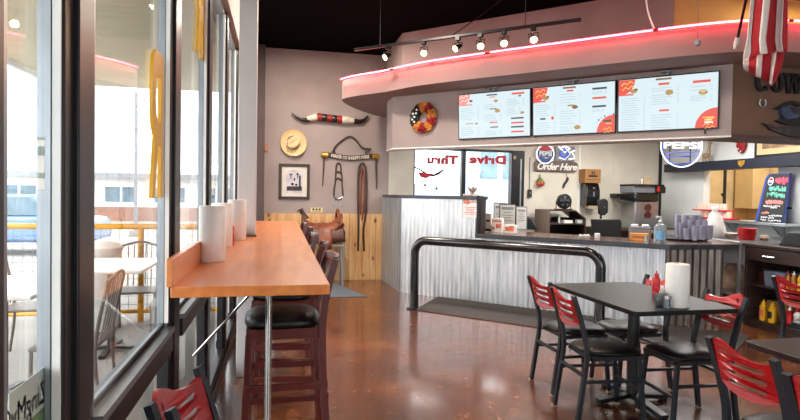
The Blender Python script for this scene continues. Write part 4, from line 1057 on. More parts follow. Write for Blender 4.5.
m = MB(); m.box((0, -.03, .0), (.36, .03, .26)); m.build('backing', GREYPLA, t)
m = MB(); m.tube([(-.02+.085*math.cos(i*PI/2), -.06, .085*math.sin(i*PI/2)) for i in range(4)], .02, 6, True); m.build('blue_diamond', NEONBLUE, t)
m = MB(); m.tube([(-.14, -.065, .12), (-.02, -.065, .02), (.08, -.065, .10)], .011, 6); m.tube([(-.10, -.065, .10), (-.02, -.065, .13), (.05, -.065, .11)], .011, 6); m.tube([(-.02, -.065, .1), (.08, -.065, 0), (-.02, -.065, -.1), (-.13, -.065, -.07)], .009, 6); m.tube([(.06, -.065, -.09), (.17, -.065, -.08), (.16, -.065, -.03), (.11, -.065, .04), (.17, -.065, .06), (.08, -.065, .03)], .011, 6); m.build('white_tube', NEONWHITE, t)
a, b = KW(533.5, 166.8), KW(576.5, 166.8); w = b.x-a.x; p = (a+b)/2
t = thing('order_sign', 'brown wooden board with white script reading Order Here', 'sign', p)
out = [(-w/2, -.07), (-w/2+.02, -.085), (w/2-.05, -.09), (w/2-.01, -.05), (w/2, .05), (w/2-.03, .085), (-w/2+.03, .095), (-w/2, .07)]
MB().prism(out, -.045, -.02).build('board', BROWNWOOD, t, .004)
m = MB(); me = text_mesh('Order Here', .155, .004, .004, shear=.35, space=.92); xs = [q.co.x for q in me.vertices]; k = w*.92/(max(xs)-min(xs)); m.mesh(me, upright(0, -.05, -.005, k, 1.05)); bpy.data.meshes.remove(me); m.build('lettering', WHITEPAINT, t)
MB().span((-.2, -.02, .05), (.2, 0, .07)).build('batten', DARKWOOD, t)
p = KW(539, 182); t = thing('carved_ornament', 'green and orange carved ornament hanging below the Order Here board', 'ornament', p)
MB().tube([(0, -.03, .13), (0, -.03, .06)], .008, 6).build('cord', INK, t)
m = MB(); m.tube([(0, -.05, .08), (-.005, -.05, .04), (.0, -.05, .0)], [.018, .05, .066], 12); m.build('top', GREENY, t)
m = MB(); m.tube([(0, -.05, .01), (.005, -.055, -.04), (.01, -.05, -.075)], [.066, .075, .04], 12); m.build('face', ORANGERED, t)
p = KW(565, 183); t = thing('toy_revolver', 'small dark revolver hanging muzzle down on the cream wall', 'revolver', p)
m = MB(); m.tube([(.02, -.03, .04), (-.03, -.03, -.03), (-.045, -.03, -.09)], [.022, .02, .012], 8); m.build('barrel', INK, t)
m = MB(); m.tube([(.02, -.03, .04), (.035, -.03, .07), (.03, -.03, .10)], [.02, .022, .016], 8); m.build('grip', DARKWOOD, t); MB().tube([(.03, -.02, .1), (.01, -.01, .17)], .004, 5).build('cord', INK, t)
p = KW(529, 193); t = thing('conduit_box', 'thin conduit with a dark switch box on the cream wall', 'switch box', (p.x, YB, p.z))
MB().tube([(0, -.015, .04), (0, -.015, .62)], .008, 6).build('conduit', GREYPLA, t); MB().span((-.033, -.05, -.075), (.033, 0, .06)).build('box', BLACKPLA, t, .005); MB().span((-.008, -.06, -.015), (.008, -.05, .02)).build('toggle', GREYPLA, t)
# towel dispenser + carton
a, b = KW(581, 183.2, YB-.02), KW(599.4, 206, YB-.22); cx = (a.x+b.x)/2; w = b.x-a.x
t = thing('towel_dispenser', 'black wall mounted paper towel dispenser below the cardboard box', 'dispenser', (cx, YB, b.z)); h = a.z-b.z
m = MB(); m.prism([(0, 0), (-.20, .0), (-.235, .05), (-.235, h*.7), (-.18, h), (0, h)], -w/2, w/2, 'x'); m.build('housing', BLACKGLOSS, t, .012)
MB().span((-w*.3, -.20, -.05), (w*.38, -.06, -.0)).build('towel_slot', TAN, t); MB().span((-.012, -.245, h*.42), (.012, -.232, h*.62)).build('window_slit', GREYPLA, t); MB().span((-.018, -.245, h*.75), (.018, -.232, h*.82)).build('lock', GREYPLA, t)
a2, c2 = KW(579.3, 169.4, YB-.02), KW(600.5, 182.3, YB-.22); w2 = c2.x-a2.x
t = thing('cardboard_box', 'brown cardboard box on top of the black towel dispenser', 'box', ((a2.x+c2.x)/2, YB-.115, b.z+h)); hh = a2.z-(b.z+h)
MB().span((-w2/2, -.11, .002), (w2/2, .105, hh)).build('carton', CARDB, t, .003)
m = MB(); m.box((0, -.112, hh*.5), (.17, .003, .035)); m.box((-.02, -.112, hh*.76), (.018, .003, .06)); m.box((.02, -.112, hh*.76), (.018, .003, .06)); m.box((0, -.112, hh*.66), (.05, .003, .014)); m.box((0, -.112, hh*.25), (.26, .003, .008)); m.build('print', INK, t)
# hutch with fan
y0, y1 = 8.45, 8.95
xa, xm, xb = onY(549.5, 222, y0).x, onY(575.5, 213, y0).x, onY(586, 220, y0).x; zt = onY(560, 210, y0).z; zs = onY(560, 223.5, y0).z; zl = onY(586, 218.5, y0).z
xl = onY(536, 222, y1).x
t = thing('kitchen_hutch', 'dark open hutch with brown side against the cream kitchen wall', 'hutch', ((xa+xb)/2, y1, 0)); cx = (xa+xb)/2
m = MB(); m.span((xa-cx-.02, y0-y1, 0), (xa-cx+.01, 0, zt)); m.build('side_panel', BROWNWOOD, t)
MB().span((xb-cx-.02, y0-y1, 0), (xb-cx, 0, zl)).build('side_panel', DARKWOOD, t)
m = MB(); m.prism([(xa-cx, zt-.02), (xm-cx, zt-.02), (xb-cx, zl-.02), (xb-cx, zl), (xm-cx, zt), (xa-cx, zt)], y0-y1, 0); m.build('top', DARKWOOD, t)
MB().span((xa-cx+.01, -.02, 0), (xb-cx-.02, 0, zl)).build('back_panel', INK, t)
for z in (zs, .55): MB().span((xa-cx+.01, y0-y1+.01, z-.02), (xb-cx-.02, -.02, z)).build('shelf', DARKWOOD, t)
def on_shelf(name, lab, cat, u, size, material, zz=None):
    x = onY(u, 221, y0+.12).x; o = MB().span((-size[0]/2, -size[1]/2, .001), (size[0]/2, size[1]/2, size[2])).build(name, material, None, .004); o.location = (x, y0+.12, zz or zs); tag(o, lab, cat); return o
on_shelf('paper_stack', 'white folded papers on the hutch shelf, left', 'papers', 567, (.16, .1, .05), WHITEPAPER); on_shelf('small_carton', 'small white box on the hutch shelf, right', 'box', 579.5, (.11, .1, .06), PLASTICWHITE); on_shelf('marker', 'pale upright bottle on the hutch shelf', 'bottle', 559, (.03, .03, .12), PLASTICWHITE)
p = onY(565, 203.5, 8.55); t = thing('desk_fan', 'round black desk fan on top of the hutch', 'fan', (p.x, 8.6, zt)); rf = .122; zc = max(p.z-zt, rf+.02)
m = MB(); [m.tube([(q*rf*math.cos(a*PI/14), -.04+.05*(1-q*q)*-1, zc+q*rf*math.sin(a*PI/14)) for a in range(28)], .005, 5, True) for q in (1, .75, .5)]; [m.tube([(0, -.1, zc), (rf*math.cos(k*PI/8), -.04, zc+rf*math.sin(k*PI/8))], .003, 4) for k in range(16)]; m.build('grille', BLACKPLA, t)
m = MB(); m.lathe([(rf*.98, -.03), (rf, .03), (rf*.6, .06), (0, .07)], 28, (0, -.01, zc), rot=(-PI/2, 0, 0)); m.build('housing', BLACKMET, t)
m = MB()
for k in range(5):
    a = k*2*PI/5; m.prism([(0, zc), (.10*math.cos(a), zc+.10*math.sin(a)), (.10*math.cos(a+.7), zc+.10*math.sin(a+.7))], -.055, -.05)
m.build('blades', GREYPLA, t)
m = MB(); m.tube([(-rf-.012, 0, zc), (-rf-.012, 0, .01)], .008, 6); m.tube([(rf+.012, 0, zc), (rf+.012, 0, .01)], .008, 6); m.tube([(-rf-.012, 0, .01), (rf+.012, 0, .01)], .009, 6); m.tube([(-rf-.012, -.06, .01), (-rf-.012, .06, .01)], .009, 6); m.tube([(rf+.012, -.06, .01), (rf+.012, .06, .01)], .009, 6); m.build('stand', BLACKMET, t)
# back desk, monitor, mesh chair
dk = thing('back_desk', 'dark work desk along the kitchen back wall', 'desk', (5.75, 8.7, 0))
MB().span((-.55, -.5, .86), (1.0, .3, .90)).build('desk_top', DARKWOOD, dk, .004)
for x in (-.52, .45, .96): MB().span((x-.02, -.46, 0), (x+.02, .28, .86)).build('side_panel', DARKWOOD, dk)
p = onY(604, 207, 8.25); t = thing('kitchen_monitor', 'small black monitor turned away behind the counter', 'monitor', (p.x, 8.3, .90)); zc = p.z-.9
m = MB(); m.prism([(-.085, zc+.11), (.03, zc+.14), (.09, zc+.10), (.095, zc-.09), (.03, zc-.14), (-.06, zc-.12)], -.03, .03); m.build('casing', BLACKPLA, t, .01); m = MB(); m.tube([(0, .03, zc), (0, .04, .02)], .018, 8); m.lathe([(.09, 0), (.09, .012), (.03, .02)], 16, (0, .04, 0)); m.build('stand', BLACKPLA, t); MB().box((.02, -.032, zc), (.008, .004, .02)).build('indicator', SILVER, t)
xa, xb = onY(590.5, 228, 7.4).x, onY(621, 228, 7.4).x; zt = onY(605, 219, 7.4).z; cx = (xa+xb)/2; w = xb-xa
t = thing('mesh_office_chair', 'black mesh back office chair behind the counter', 'office chair', (cx, 7.55, 0))
m = MB(); m.prism([(-w/2, zt), (w/2-.03, zt), (w/2, zt-.04), (w/2-.03, .55), (-w/2+.06, .55), (-w/2, zt-.03)], -.17, -.14); m.build('mesh_back', BLACKPLA, t, .01)
m = MB(); m.box((0, .12, .47), (.46, .46, .07)); m.build('seat', BLACKPLA, t, .02); m = MB(); m.tube([(0, .12, .05), (0, .12, .44)], .03, 10); [m.tube([(0, .12, .09), (.27*math.cos(k*1.257), .12+.27*math.sin(k*1.257), .05)], .018, 6) for k in range(5)]; m.build('base', BLACKPLA, t); [MB().lathe([(.025, -.015), (.025, .015)], 10, (.27*math.cos(k*1.257), .12+.27*math.sin(k*1.257), .025), rot=(PI/2, 0, 0)).build('caster', RUBBER, t) for k in range(5)]
MB().span((-.04, -.14, .46), (.04, -.1, .7)).build('back_bracket', BLACKPLA, t)
# coffee brewer
y = 8.2; xa, xb = onY(634, 210, y).x, onY(658.5, 210, y).x; cx = (xa+xb)/2; w = xb-xa
def zz(v): return onY(646, v, y).z
t = thing('coffee_brewer', 'tall steel and black coffee brewer on the back desk', 'coffee brewer', (cx, y+.2, .90))
MB().span((-w/2+.02, -.2, 0), (w/2, .2, zz(200)-.9)).build('body', STEEL, t, .008)
m = MB(); m.span((-w/2-.02, -.24, zz(202)-.9), (w/2-.02, .2, zz(192.5)-.9)); m.build('brew_head', BLACKGLOSS, t, .03)
MB().span((-w/2, -.18, zz(192.5)-.9), (w/2-.02, .2, zz(186)-.9)).build('tank', GREYPLA, t); MB().span((-w/2-.005, -.22, zz(186)-.9), (w/2+.08, .2, zz(184.3)-.9)).build('top_plate', BLACKPLA, t)
m = MB(); [m.lathe([(.055, -.012), (.06, .012)], 16, (.02, -.21, zz(v)-.9), rot=(PI/2, 0, 0)) for v in (207.5, 215)]; m.build('dark_red_knob', mat('dark red knob', (74, 30, 26), .3), t)
m = MB(); m.span((w/2-.06, -.26, zz(193)-.9), (w/2+.09, -.05, zz(186)-.9)); m.build('side_hopper', BLACKPLA, t, .02); MB().box((w/2-.06, -.265, zz(189)-.9), (.04, .01, .08)).build('red_button', RED, t)
p = onY(645.5, 184.3, y+.2); t = thing('tan_carton', 'small tan carton on top of the coffee brewer', 'box', (p.x, y+.2, zz(184.3))); MB().span((-.06, -.06, 0), (.07, .06, .12)).build('carton', TAN, t, .004); MB().span((-.1, -.04, 0), (-.08, -.02, .1)).build('side_tag', PLASTICWHITE, t)
a, b = onY(613, 195.5, YB-.1), onY(633, 195.5, YB-.1); o = MB().span((0, -.12, -.035), (b.x-a.x, .1, .035)).build('wall_shelf', BLACKPLA, None, .004); o.location = a; tag(o, 'short black shelf on the cream wall left of the coffee brewer', 'shelf')
# things on the counter
def on_counter(u, v, z=.912): return onZ(u, v, z)
def bx(name, lab, cat, p, d, rz, material, extra=None):
    t = thing(name, lab, cat, p, rz); MB().span((-d[0]/2, -d[1]/2, 0), (d[0]/2, d[1]/2, d[2])).build('body', material, t, .004)
    if extra: extra(t, d)
    return t
def face_print(material, rows):
    def f(t, d):
        m = MB(); [m.box((x*d[0], -d[1]/2-.0015, z*d[2]), (w*d[0], .003, h*d[2])) for x, z, w, h in rows]; m.build('print', material, t)
    return f
p = on_counter(501, 233); bx('red_white_carton', 'red and white printed carton standing behind the raised ledge', 'box', (p.x, p.y+.12, .912), (.15, .06, .19), R45, WHITEPAPER, face_print(ORANGEPRINT, [(0, .8, .8, .12), (.15, .45, .5, .3), (-.3, .3, .2, .2)]))
p = on_counter(511, 233.5); bx('candy_carton', 'low red and white candy carton at the left end of the countertop', 'box', (p.x+.02, p.y+.06, .912), (.15, .09, .11), R45, WHITEPAPER, face_print(ORANGEPRINT, [(0, .5, .8, .5), (.2, .85, .4, .15)]))
p = on_counter(494, 232); bx('small_blue_carton', 'small white and blue carton in the corner behind the end panel', 'box', (p.x+.02, p.y+.05, .912), (.07, .06, .10), R45, WHITEPAPER, face_print(BLUE, [(.2, .5, .4, .6)]))
p = on_counter(488, 232); bx('white_jar', 'cream carton with dark base beside the black end panel', 'jar', (p.x+.05, p.y+.12, .912), (.11, .08, .25), R45, MATBOARD, face_print(INK, [(0, .08, 1, .16), (.1, .6, .5, .1)]))
def stand_sign(u, v, w, h, lab, bord, yy=.25):
    p = on_counter(u, v); t = thing('sign_holder', lab, 'sign holder', (p.x+yy*.7, p.y+yy, .912), -.5); MB().span((-w/2, 0, .01), (w/2, .012, h)).build('sheet', WHITEPAPER, t)
    m = MB(); e = .012; m.span((-w/2-e, -.002, .0), (-w/2, .014, h+e)); m.span((w/2, -.002, .0), (w/2+e, .014, h+e)); m.span((-w/2, -.002, h), (w/2, .014, h+e)); m.span((-w/2, -.04, 0), (w/2, .05, .012)); m.build('frame', bord, t)
    m = MB(); m.box((0, -.003, h*.86), (w*.8, .003, h*.1)); [m.box((0, -.003, h*(.7-.1*i)), (w*(.5+.2*(i % 2)), .003, h*.025)) for i in range(4)]; m.build('print', GREYINK, t)
stand_sign(502.5, 232, .21, .37, 'framed white notice standing at the left end of the countertop', INK); stand_sign(515.5, 231, .14, .33, 'pale notice in a clear holder right of the framed notice', SILVER, .35)
stand_sign(491, 231, .17, .38, 'cream notice in a dark holder left of the framed notice', GREYPLA, .45)
p = on_counter(522, 230); t = thing('draped_register', 'black cloth covered register on the countertop by the notices', 'register', (p.x+.12, p.y+.22, .912), -.6)
MB().prism([(-.24, 0), (.22, 0), (.20, .06), (.13, .17), (.03, .20), (-.02, .22), (-.06, .19), (-.22, .17)], -.1, .1).build('cover', INK, t, .015)
p = on_counter(599.5, 238); bx('white_cube', 'small white cube box on the middle of the countertop', 'box', (p.x, p.y+.05, .912), (.055, .055, .055), R45, PLASTICWHITE)
for i, u in enumerate((583, 587, 590.5)):
    p = on_counter(u, 236.4); o = MB().lathe([(.018, 0), (.024, .004), (.02, .018), (.008, .022)], 10).build('creamer_pod', PLASTICWHITE); o.location = (p.x, p.y+.06, .912); tag(o, 'tiny white creamer pod left of the white cube on the countertop', 'creamer pod', 'creamer pods on the countertop')
p = on_counter(642.5, 241); bx('orange_carton', 'flat orange carton on the countertop before the dark bins', 'box', (p.x, p.y+.06, .912), (.20, .09, .085), R45+.1, BOX_ORANGE, face_print(CARDB, [(0, .5, .7, .3)]))
t = bx('napkin_bin', 'dark divided bin with white packets behind the orange carton', 'bin', (p.x+.12, p.y+.22, .912), (.24, .13, .15), R45+.1, GREYPLA)
for i in (-.06, .06): MB().box((i, -.02, .155), (.07, .05, .045), (.2, .2*i, i*4)).build('packets', WHITEPAPER, t)
p = on_counter(648, 244); o = MB().lathe([(.018, 0), (.02, .01), (.02, .07), (.012, .085)], 12).build('clear_vial', CLEAR); o.location = (p.x, p.y+.03, .912); tag(o, 'tiny clear bottle in front of the orange carton', 'bottle')
p = on_counter(663.5, 243); t = thing('sanitizer_bottle', 'clear pump sanitizer bottle on the countertop corner', 'pump bottle', (p.x, p.y+.06, .912))
MB().lathe([(.05, 0), (.054, .01), (.054, .14), (.04, .165), (.016, .175), (.016, .19)], 20).build('bottle', CLEAR, t)
m = MB(); m.tube([(0, 0, .19), (0, 0, .235)], .007, 8); m.lathe([(.018, .19), (.018, .205)], 12); m.tube([(0, 0, .235), (-.05, -.01, .232)], .008, 8); m.build('pump', PLASTICWHITE, t)
m = MB(); m.add([(.0548*math.cos(a), .0548*math.sin(a), z) for a in [-2.9+.2*i for i in range(9)] for z in (.03, .11)], [(2*i, 2*i+2, 2*i+3, 2*i+1) for i in range(8)]); m.build('label', mat('pale blue label', (120, 176, 214), .5, vary=.05), t)
for o in t.children:
    for q in o.data.vertices: q.co *= 1.22
# nested cups on a black tray
p = on_counter(693.5, 241); cxy = (p.x-.0, p.y+.19)
o = MB().lathe([(.26, 0), (.275, .012), (.28, .022), (.265, .022), (.25, .012), (0, .012)], 32).build('serving_tray', BLACKPLA); o.location = (cxy[0], cxy[1], .912); tag(o, 'round black tray under the stacked clear cups', 'tray')
def cup_mesh():
    return MB().lathe([(.025, 0), (.037, .098), (.039, .10), (.0375, .103), (.0355, .10), (.0235, .004)], 16)
first = None
stacks = [(686.5, 240, 3), (694.7, 240.6, 5), (702, 240.3, 5), (709.3, 239.8, 5), (681.5, 238.6, 6), (690, 238.8, 8), (698.5, 239, 8), (703.8, 239.2, 8), (677.5, 237.5, 11), (685.5, 237.2, 11), (692.5, 237.2, 11), (699, 237.4, 11)]
for u, v, n in stacks:
    q = onZ(u, v, .925)
    for k in range(n):
        if first is None:
            first = o = cup_mesh().build('plastic_cup', CUPMAT); tag(o, 'clear plastic cup nested in the stacks on the round black tray', 'cup', 'stacked clear plastic cups')
        else: o = first.copy(); COL.objects.link(o)
        o.location = (q.x, q.y, .9265+.0175*k)
p = on_counter(719.5, 238.5, .90); t = thing('plastic_bag', 'white plastic bag of goods on the steel table right of the stacked cups', 'bag', (p.x+.05, p.y+.12, .90))
m = MB(); rnd = random.Random(5); n = 20; vs = []; fs = []; prof = [(.14, .0), (.145, .06), (.12, .15), (.092, .24), (.06, .31), (.03, .36), (.055, .40), (.02, .41), (0, .37)]
for k, (r, z) in enumerate(prof):
    for j in range(n):
        a = 2*PI*j/n; q = r*(1+.16*math.sin(3*a+k*.5)+.10*math.sin(7*a+k)+.08*rnd.uniform(-1, 1)); vs.append((q*math.cos(a)-.02*(z/.3), q*math.sin(a)*.8, z))
for k in range(len(prof)-1):
    for j in range(n): fs.append((k*n+j, k*n+(j+1) % n, (k+1)*n+(j+1) % n, (k+1)*n+j))
m.add(vs, fs); m.build('bag', BAG, t, sharp=180)

# ================================================================== RIGHT WALL
XF = 6.58
def RW(u, v, x=XR): return onX(u, v, x)
a, b = RW(664, 164.5, XF), RW(664, 172.5, XF)
t = thing('navy_beam_shelf', 'long navy painted beam shelf along the white right wall', 'shelf', (XF, 7.0, (a.z+b.z)/2)); hb = (a.z-b.z)/2; yb0 = a.y
m = MB(); m.span((0, -1.9, -hb), (XR-XF-.002, yb0-7.0, hb)); m.build('beam', NAVY, t, .004)
q = RW(741.5, 165, XF); m = MB(); m.prism([(q.y-7-.06, .045), (q.y-7+.06, .045), (q.y-7+.055, -.01), (q.y-7, -.055), (q.y-7-.055, -.01)], -.012, .0, 'x'); m.build('gold_badge', GOLD, t, .004)
ztop = t.location.z+hb
# neon ring sign standing on the beam
yc = 7.3; p = onY(681.5, 145.5, yc); r = abs(onY(700, 145.5, yc).x-p.x)
t = thing('ring_neon_sign', 'round white neon PEPSI ring sign hanging before the navy beam', 'neon sign', (p.x, yc, p.z), -.15)
MB().tube([(r*math.cos(a*PI/24), 0, r*math.sin(a*PI/24)) for a in range(48)], .010, 8, True).build('ring', NEONWHITE, t)
MB().tube([(r*.9*math.cos(a*PI/24), .01, r*.9*math.sin(a*PI/24)) for a in range(48)], .006, 8, True).build('inner_ring', NEONBLUE, t)
m = MB(); me = text_mesh('PEPSI', .135, .02, .002); xs = [q.co.x for q in me.vertices]; k = 1.75*r/(max(xs)-min(xs)); m.mesh(me, upright(0, -.02, -.005, k, 1)); bpy.data.meshes.remove(me); m.build('lettering', NEONWHITE, t)
m = MB(); m.tube([(-r*.7, 0, -.13), (-r*.3, 0, -.095), (r*.2, 0, -.105), (r*.75, 0, -.085)], .008, 6); m.tube([(-r*.7, 0, -.18), (-r*.2, 0, -.16), (r*.6, 0, -.15)], .008, 6); m.build('wave', NEONBLUE, t)
m = MB(); m.tube([(-r*.5, .03, 2.66-p.z), (-r*.5, .03, -r*.85)], .009, 6); m.tube([(r*.5, .03, 2.66-p.z), (r*.5, .03, -r*.85)], .009, 6); m.tube([(-r*.5, .03, -r*.5), (r*.5, .03, -r*.5)], .007, 6); m.build('support_frame', BLACKMET, t)
yc = 7.75; p = onY(701.5, 163.5, yc); t = thing('giraffe_figure', 'tan wooden giraffe figure on the navy beam by the ring sign', 'figurine', (XF+.1, yc, ztop))
kx = TAN
m = MB(); m.tube([(.0, -.03, .10), (.0, .06, .10)], [.045, .04], 10); m.tube(bez([(0, -.03, .12), (0, -.05, .22), (0, -.055, .30)], 4), [.03]*3+[.022]*3+[.02]*3, 8); m.tube([(0, -.04, .31), (0, -.10, .29)], [.026, .015], 8); [m.tube([(x, y, .09), (x, y, 0)], [.014, .012], 6) for x in (-.025, .025) for y in (-.02, .05)]; [m.tube([(x, -.05, .32), (x, -.05, .36)], .006, 5) for x in (-.012, .012)]; m.build('body', mat('spotted wood', (190, 160, 124), .6, color2=(110, 82, 60), scale=26), t)
p = RW(742, 146); t = thing('red_stocking', 'red sequinned boot shaped stocking hung on the white right wall', 'stocking', (XR, p.y, p.z), -PI/2)
def ST(u, v): q = RW(u, v); return (-(q.y-p.y), q.z-p.z)
MB().prism([ST(736, 134), ST(748, 134), ST(748, 145), ST(746, 152), ST(743.5, 153.5), ST(740.5, 152), ST(738.5, 146)], -.05, -.01).build('boot', mat('dark red sequins', (140, 22, 30), .45, vary=.2, scale=30), t, .008)
m = MB(); [m.lathe([(.012, -.003), (.012, .003)], 8, (ST(u, v)[0], -.053, ST(u, v)[1]), rot=(PI/2, 0, 0)) for u, v in ((739, 144), (741, 149), (743.5, 151.5), (743, 142))]; m.build('sequins', WHITEPAINT, t)
# big framed picture, black panel
p = RW(790, 145, XR-.03); t = thing('large_picture', 'large tan picture in a black frame high on the right wall', 'picture', (XR, p.y, p.z), -PI/2)
def PF(u, v): q = RW(u, v, XR-.03); return (-(q.y-p.y), q.z-p.z)
x0 = PF(755, 145)[0]; x1 = x0+1.6; z0 = PF(800, 166)[1]; z0 = PF(757, 154.5)[1]-.07; z1 = z0+.62
m = MB(); m.span((x0, -.04, z0), (x1, 0, z1)); m.build('frame', BLACKPLA, t, .004); MB().span((x0+.05, -.045, z0+.06), (x1-.05, -.04, z1-.06)).build('mat_board', mat('tan mat', (206, 182, 138), .7, vary=.05), t)
MB().span((x0+.14, -.048, z0+.14), (x1-.14, -.045, z1-.14)).build('image', mat('dusky landscape print', (110, 84, 62), .7, color2=(196, 160, 120), scale=4), t)
# pass-through: steel ledge, inside cabinets
t = thing('pass_ledge', 'stainless steel ledge under the pass-through opening', 'ledge', (XR, 7.3, 1.06)); 
m = MB(); m.span((-.27, -1.15, 0), (-.002, .68, .04)); m.build('ledge', STEEL, t, .006); m = MB(); [m.prism([(-.22, 0), (-.002, 0), (-.002, -.2)], y, y+.03, 'y') for y in (-.9, -.1, .5)]; m.build('bracket', STEEL, t)
for i, (u0, u1) in enumerate(((712, 728), (729, 742), (743, 762))):
    pa, pb_ = onX(u0, 190, 8.55), onX(u1, 190, 8.55)
    if pa.y > YB-.05: continue
    o = MB().span((8.35, max(pb_.y, 4.6), 1.25), (8.69, min(pa.y, 8.98)-.02, 2.6)).build('wall_cupboard', mat('honey maple cupboard %d' % i, (224, 196, 146), .5, vary=.04, scale=3), None, .006); tag(o, ('left', 'middle', 'right')[i]+' honey coloured cupboard seen through the pass-through', 'cupboard', 'honey cupboards in the inner kitchen')
p = onX(724.5, 195, 7.3); t = thing('utensil_pole', 'dark pole with hooked utensils standing inside the pass-through', 'pole', (7.3, p.y, 0))
MB().tube([(0, 0, 0), (0, 0, 2.1)], .025, 8).build('pole', INK, t); m = MB(); m.tube(bez([(0, 0, 1.95), (0, -.06, 1.98), (0, -.12, 2.05)], 4), .02, 6); m.tube([(0, .0, 1.45), (0, .06, 1.5)], .02, 6); m.build('hook', INK, t); MB().lathe([(.2, 0), (.2, .02), (.04, .04)], 20).build('base', INK, t)
# cup rack with red trays
p = onZ(700, 221.5, 1.10); q = onZ(735, 222, 1.10)
pm = RW(717.5, 216, 6.66); t = thing('red_cup_rack', 'red two tier rack of white cups on the steel ledge', 'cup rack', (6.66, pm.y, 1.10), -PI/2)
L_ = abs(RW(701, 216, 6.66).y-RW(734, 216, 6.66).y)/2
MB().span((-L_, -.1, 0), (L_, .1, .025)).build('lower_tray', RED, t, .004); MB().span((-L_-.1, -.1, .125), (L_-.1, .1, .145)).build('upper_tray', RED, t, .004); m = MB(); [m.span((x-.006, .08, .025), (x+.006, .09, .125)) for x in (-L_+.02, 0, L_-.12)]; m.build('upright', RED, t)
n = 9
cup = None
for lev, z, ns in (('lower', .026, n), ('upper', .146, n)):
    for i in range(ns):
        xl = -L_+.06+(2*L_-.14)*i/(ns-1)-(.08 if lev == 'upper' else 0)
        if cup is None:
            cup = o = MB().lathe([(.03, 0), (.042, .09), (.043, .095), (.039, .092), (.028, .005)], 14).build('paper_cup', mat('cream paper cup', (226, 206, 190), .6, vary=.04, scale=8)); 
        else: o = cup.copy(); COL.objects.link(o)
        o.location = (6.64, pm.y-xl, 1.10+z); tag(o, 'white paper cup on the %s tier of the red rack' % lev, 'cup', 'paper cups on the %s red tray' % lev)
# chalkboard leaning on the ledge
bl, br = onX(757, 222.3, 6.60), onX(784.5, 223.2, 6.60)
t = thing('chalkboard', 'black chalkboard with coloured writing and blue left edge leaning on the ledge', 'chalkboard', (6.60, (bl.y+br.y)/2, 1.102), -PI/2)
cy = (bl.y+br.y)/2; tl_, tr_ = onX(768, 175, 6.74), onX(792, 172, 6.74)
def cb(f, g, off=0):        # f across, g up
    b_ = Vector((6.60, bl.y+(br.y-bl.y)*f, 1.102)); tp = Vector((6.74, tl_.y+(tr_.y-tl_.y)*f, (tl_.z+tr_.z)/2))
    q = b_+(tp-b_)*g; q.x -= off; d = q-Vector((6.60, cy, 1.102)); return Vector((-d.y, d.x, d.z))
def panel(f0, f1, g0, g1, o0, o1, name, material, round_=True):
    pts = [(f0, g0), (f1, g0), (f1, g1)]+([(f0+.22, g1), (f0+.1, g1-.02), (f0+.02, g1-.09)] if round_ else [(f0, g1)])
    n = len(pts); vs = [cb(f, g, o0) for f, g in pts]+[cb(f, g, o1) for f, g in pts]
    return MB().add(vs, [tuple(range(n)), tuple(range(2*n-1, n-1, -1))]+[(i, (i+1) % n, n+(i+1) % n, n+i) for i in range(n)]).build(name, material, t)
panel(0, 1, 0, 1, 0, .035, 'frame', BOARDBLUE); panel(.09, 1.0, .0, .985, .035, .040, 'slate', CHALK)
def chalk(name, material, rows, amp, step=.02, th=.006):
    m = MB(); rnd = random.Random(len(rows)*7+int(rows[0][0]*100))
    for g, f0, f1 in rows:
        f = f0
        while f < f1:
            w_ = rnd.uniform(.04, .075); m.tube([cb(f+w_*.2*k, g+amp*rnd.uniform(-1, 1), .044) for k in range(5)], th, 4); f += w_+.012
    m.build(name, material, t)
chalk('pink_writing', C_PINK, [(.86, .52, .95), (.82, .5, .9)], .065, th=.010)
chalk('teal_writing', C_TEAL, [(.69, .30, .72), (.68, .74, .92), (.57, .28, .62), (.54, .64, .94)], .055, th=.010)
chalk('coral_writing', C_CORAL, [(.42, .28, .92), (.40, .30, .9), (.20, .22, .45)], .035, th=.010)
chalk('white_writing', C_WHITE, [(.33, .22, .45), (.33, .5, .85), (.30, .5, .75), (.14, .5, .95), (.09, .5, .68), (.10, .22, .42), (.05, .22, .4), (.04, .5, .9)], .016, th=.007)
def lens(a0, a1, r, off): return [cb(.30+r*1.35*math.cos(math.radians(a)), .84+r*math.sin(math.radians(a)), off) for a in range(a0, a1+1, 15)]
for nm, a0, a1, r, off, ma in (('logo_disc', 0, 345, .085, .0445, C_WHITE), ('logo_red_half', 12, 168, .072, .0455, RED), ('logo_blue_half', 192, 348, .072, .0455, BLUE)):
    A_, B_ = lens(a0, a1, r, off), lens(a0, a1, r, off-.002); k = len(A_)
    MB().add(A_+B_, [tuple(range(k)), tuple(range(2*k-1, k-1, -1))]+[(i, (i+1) % k, k+(i+1) % k, k+i) for i in range(k)]).build(nm, ma, t)
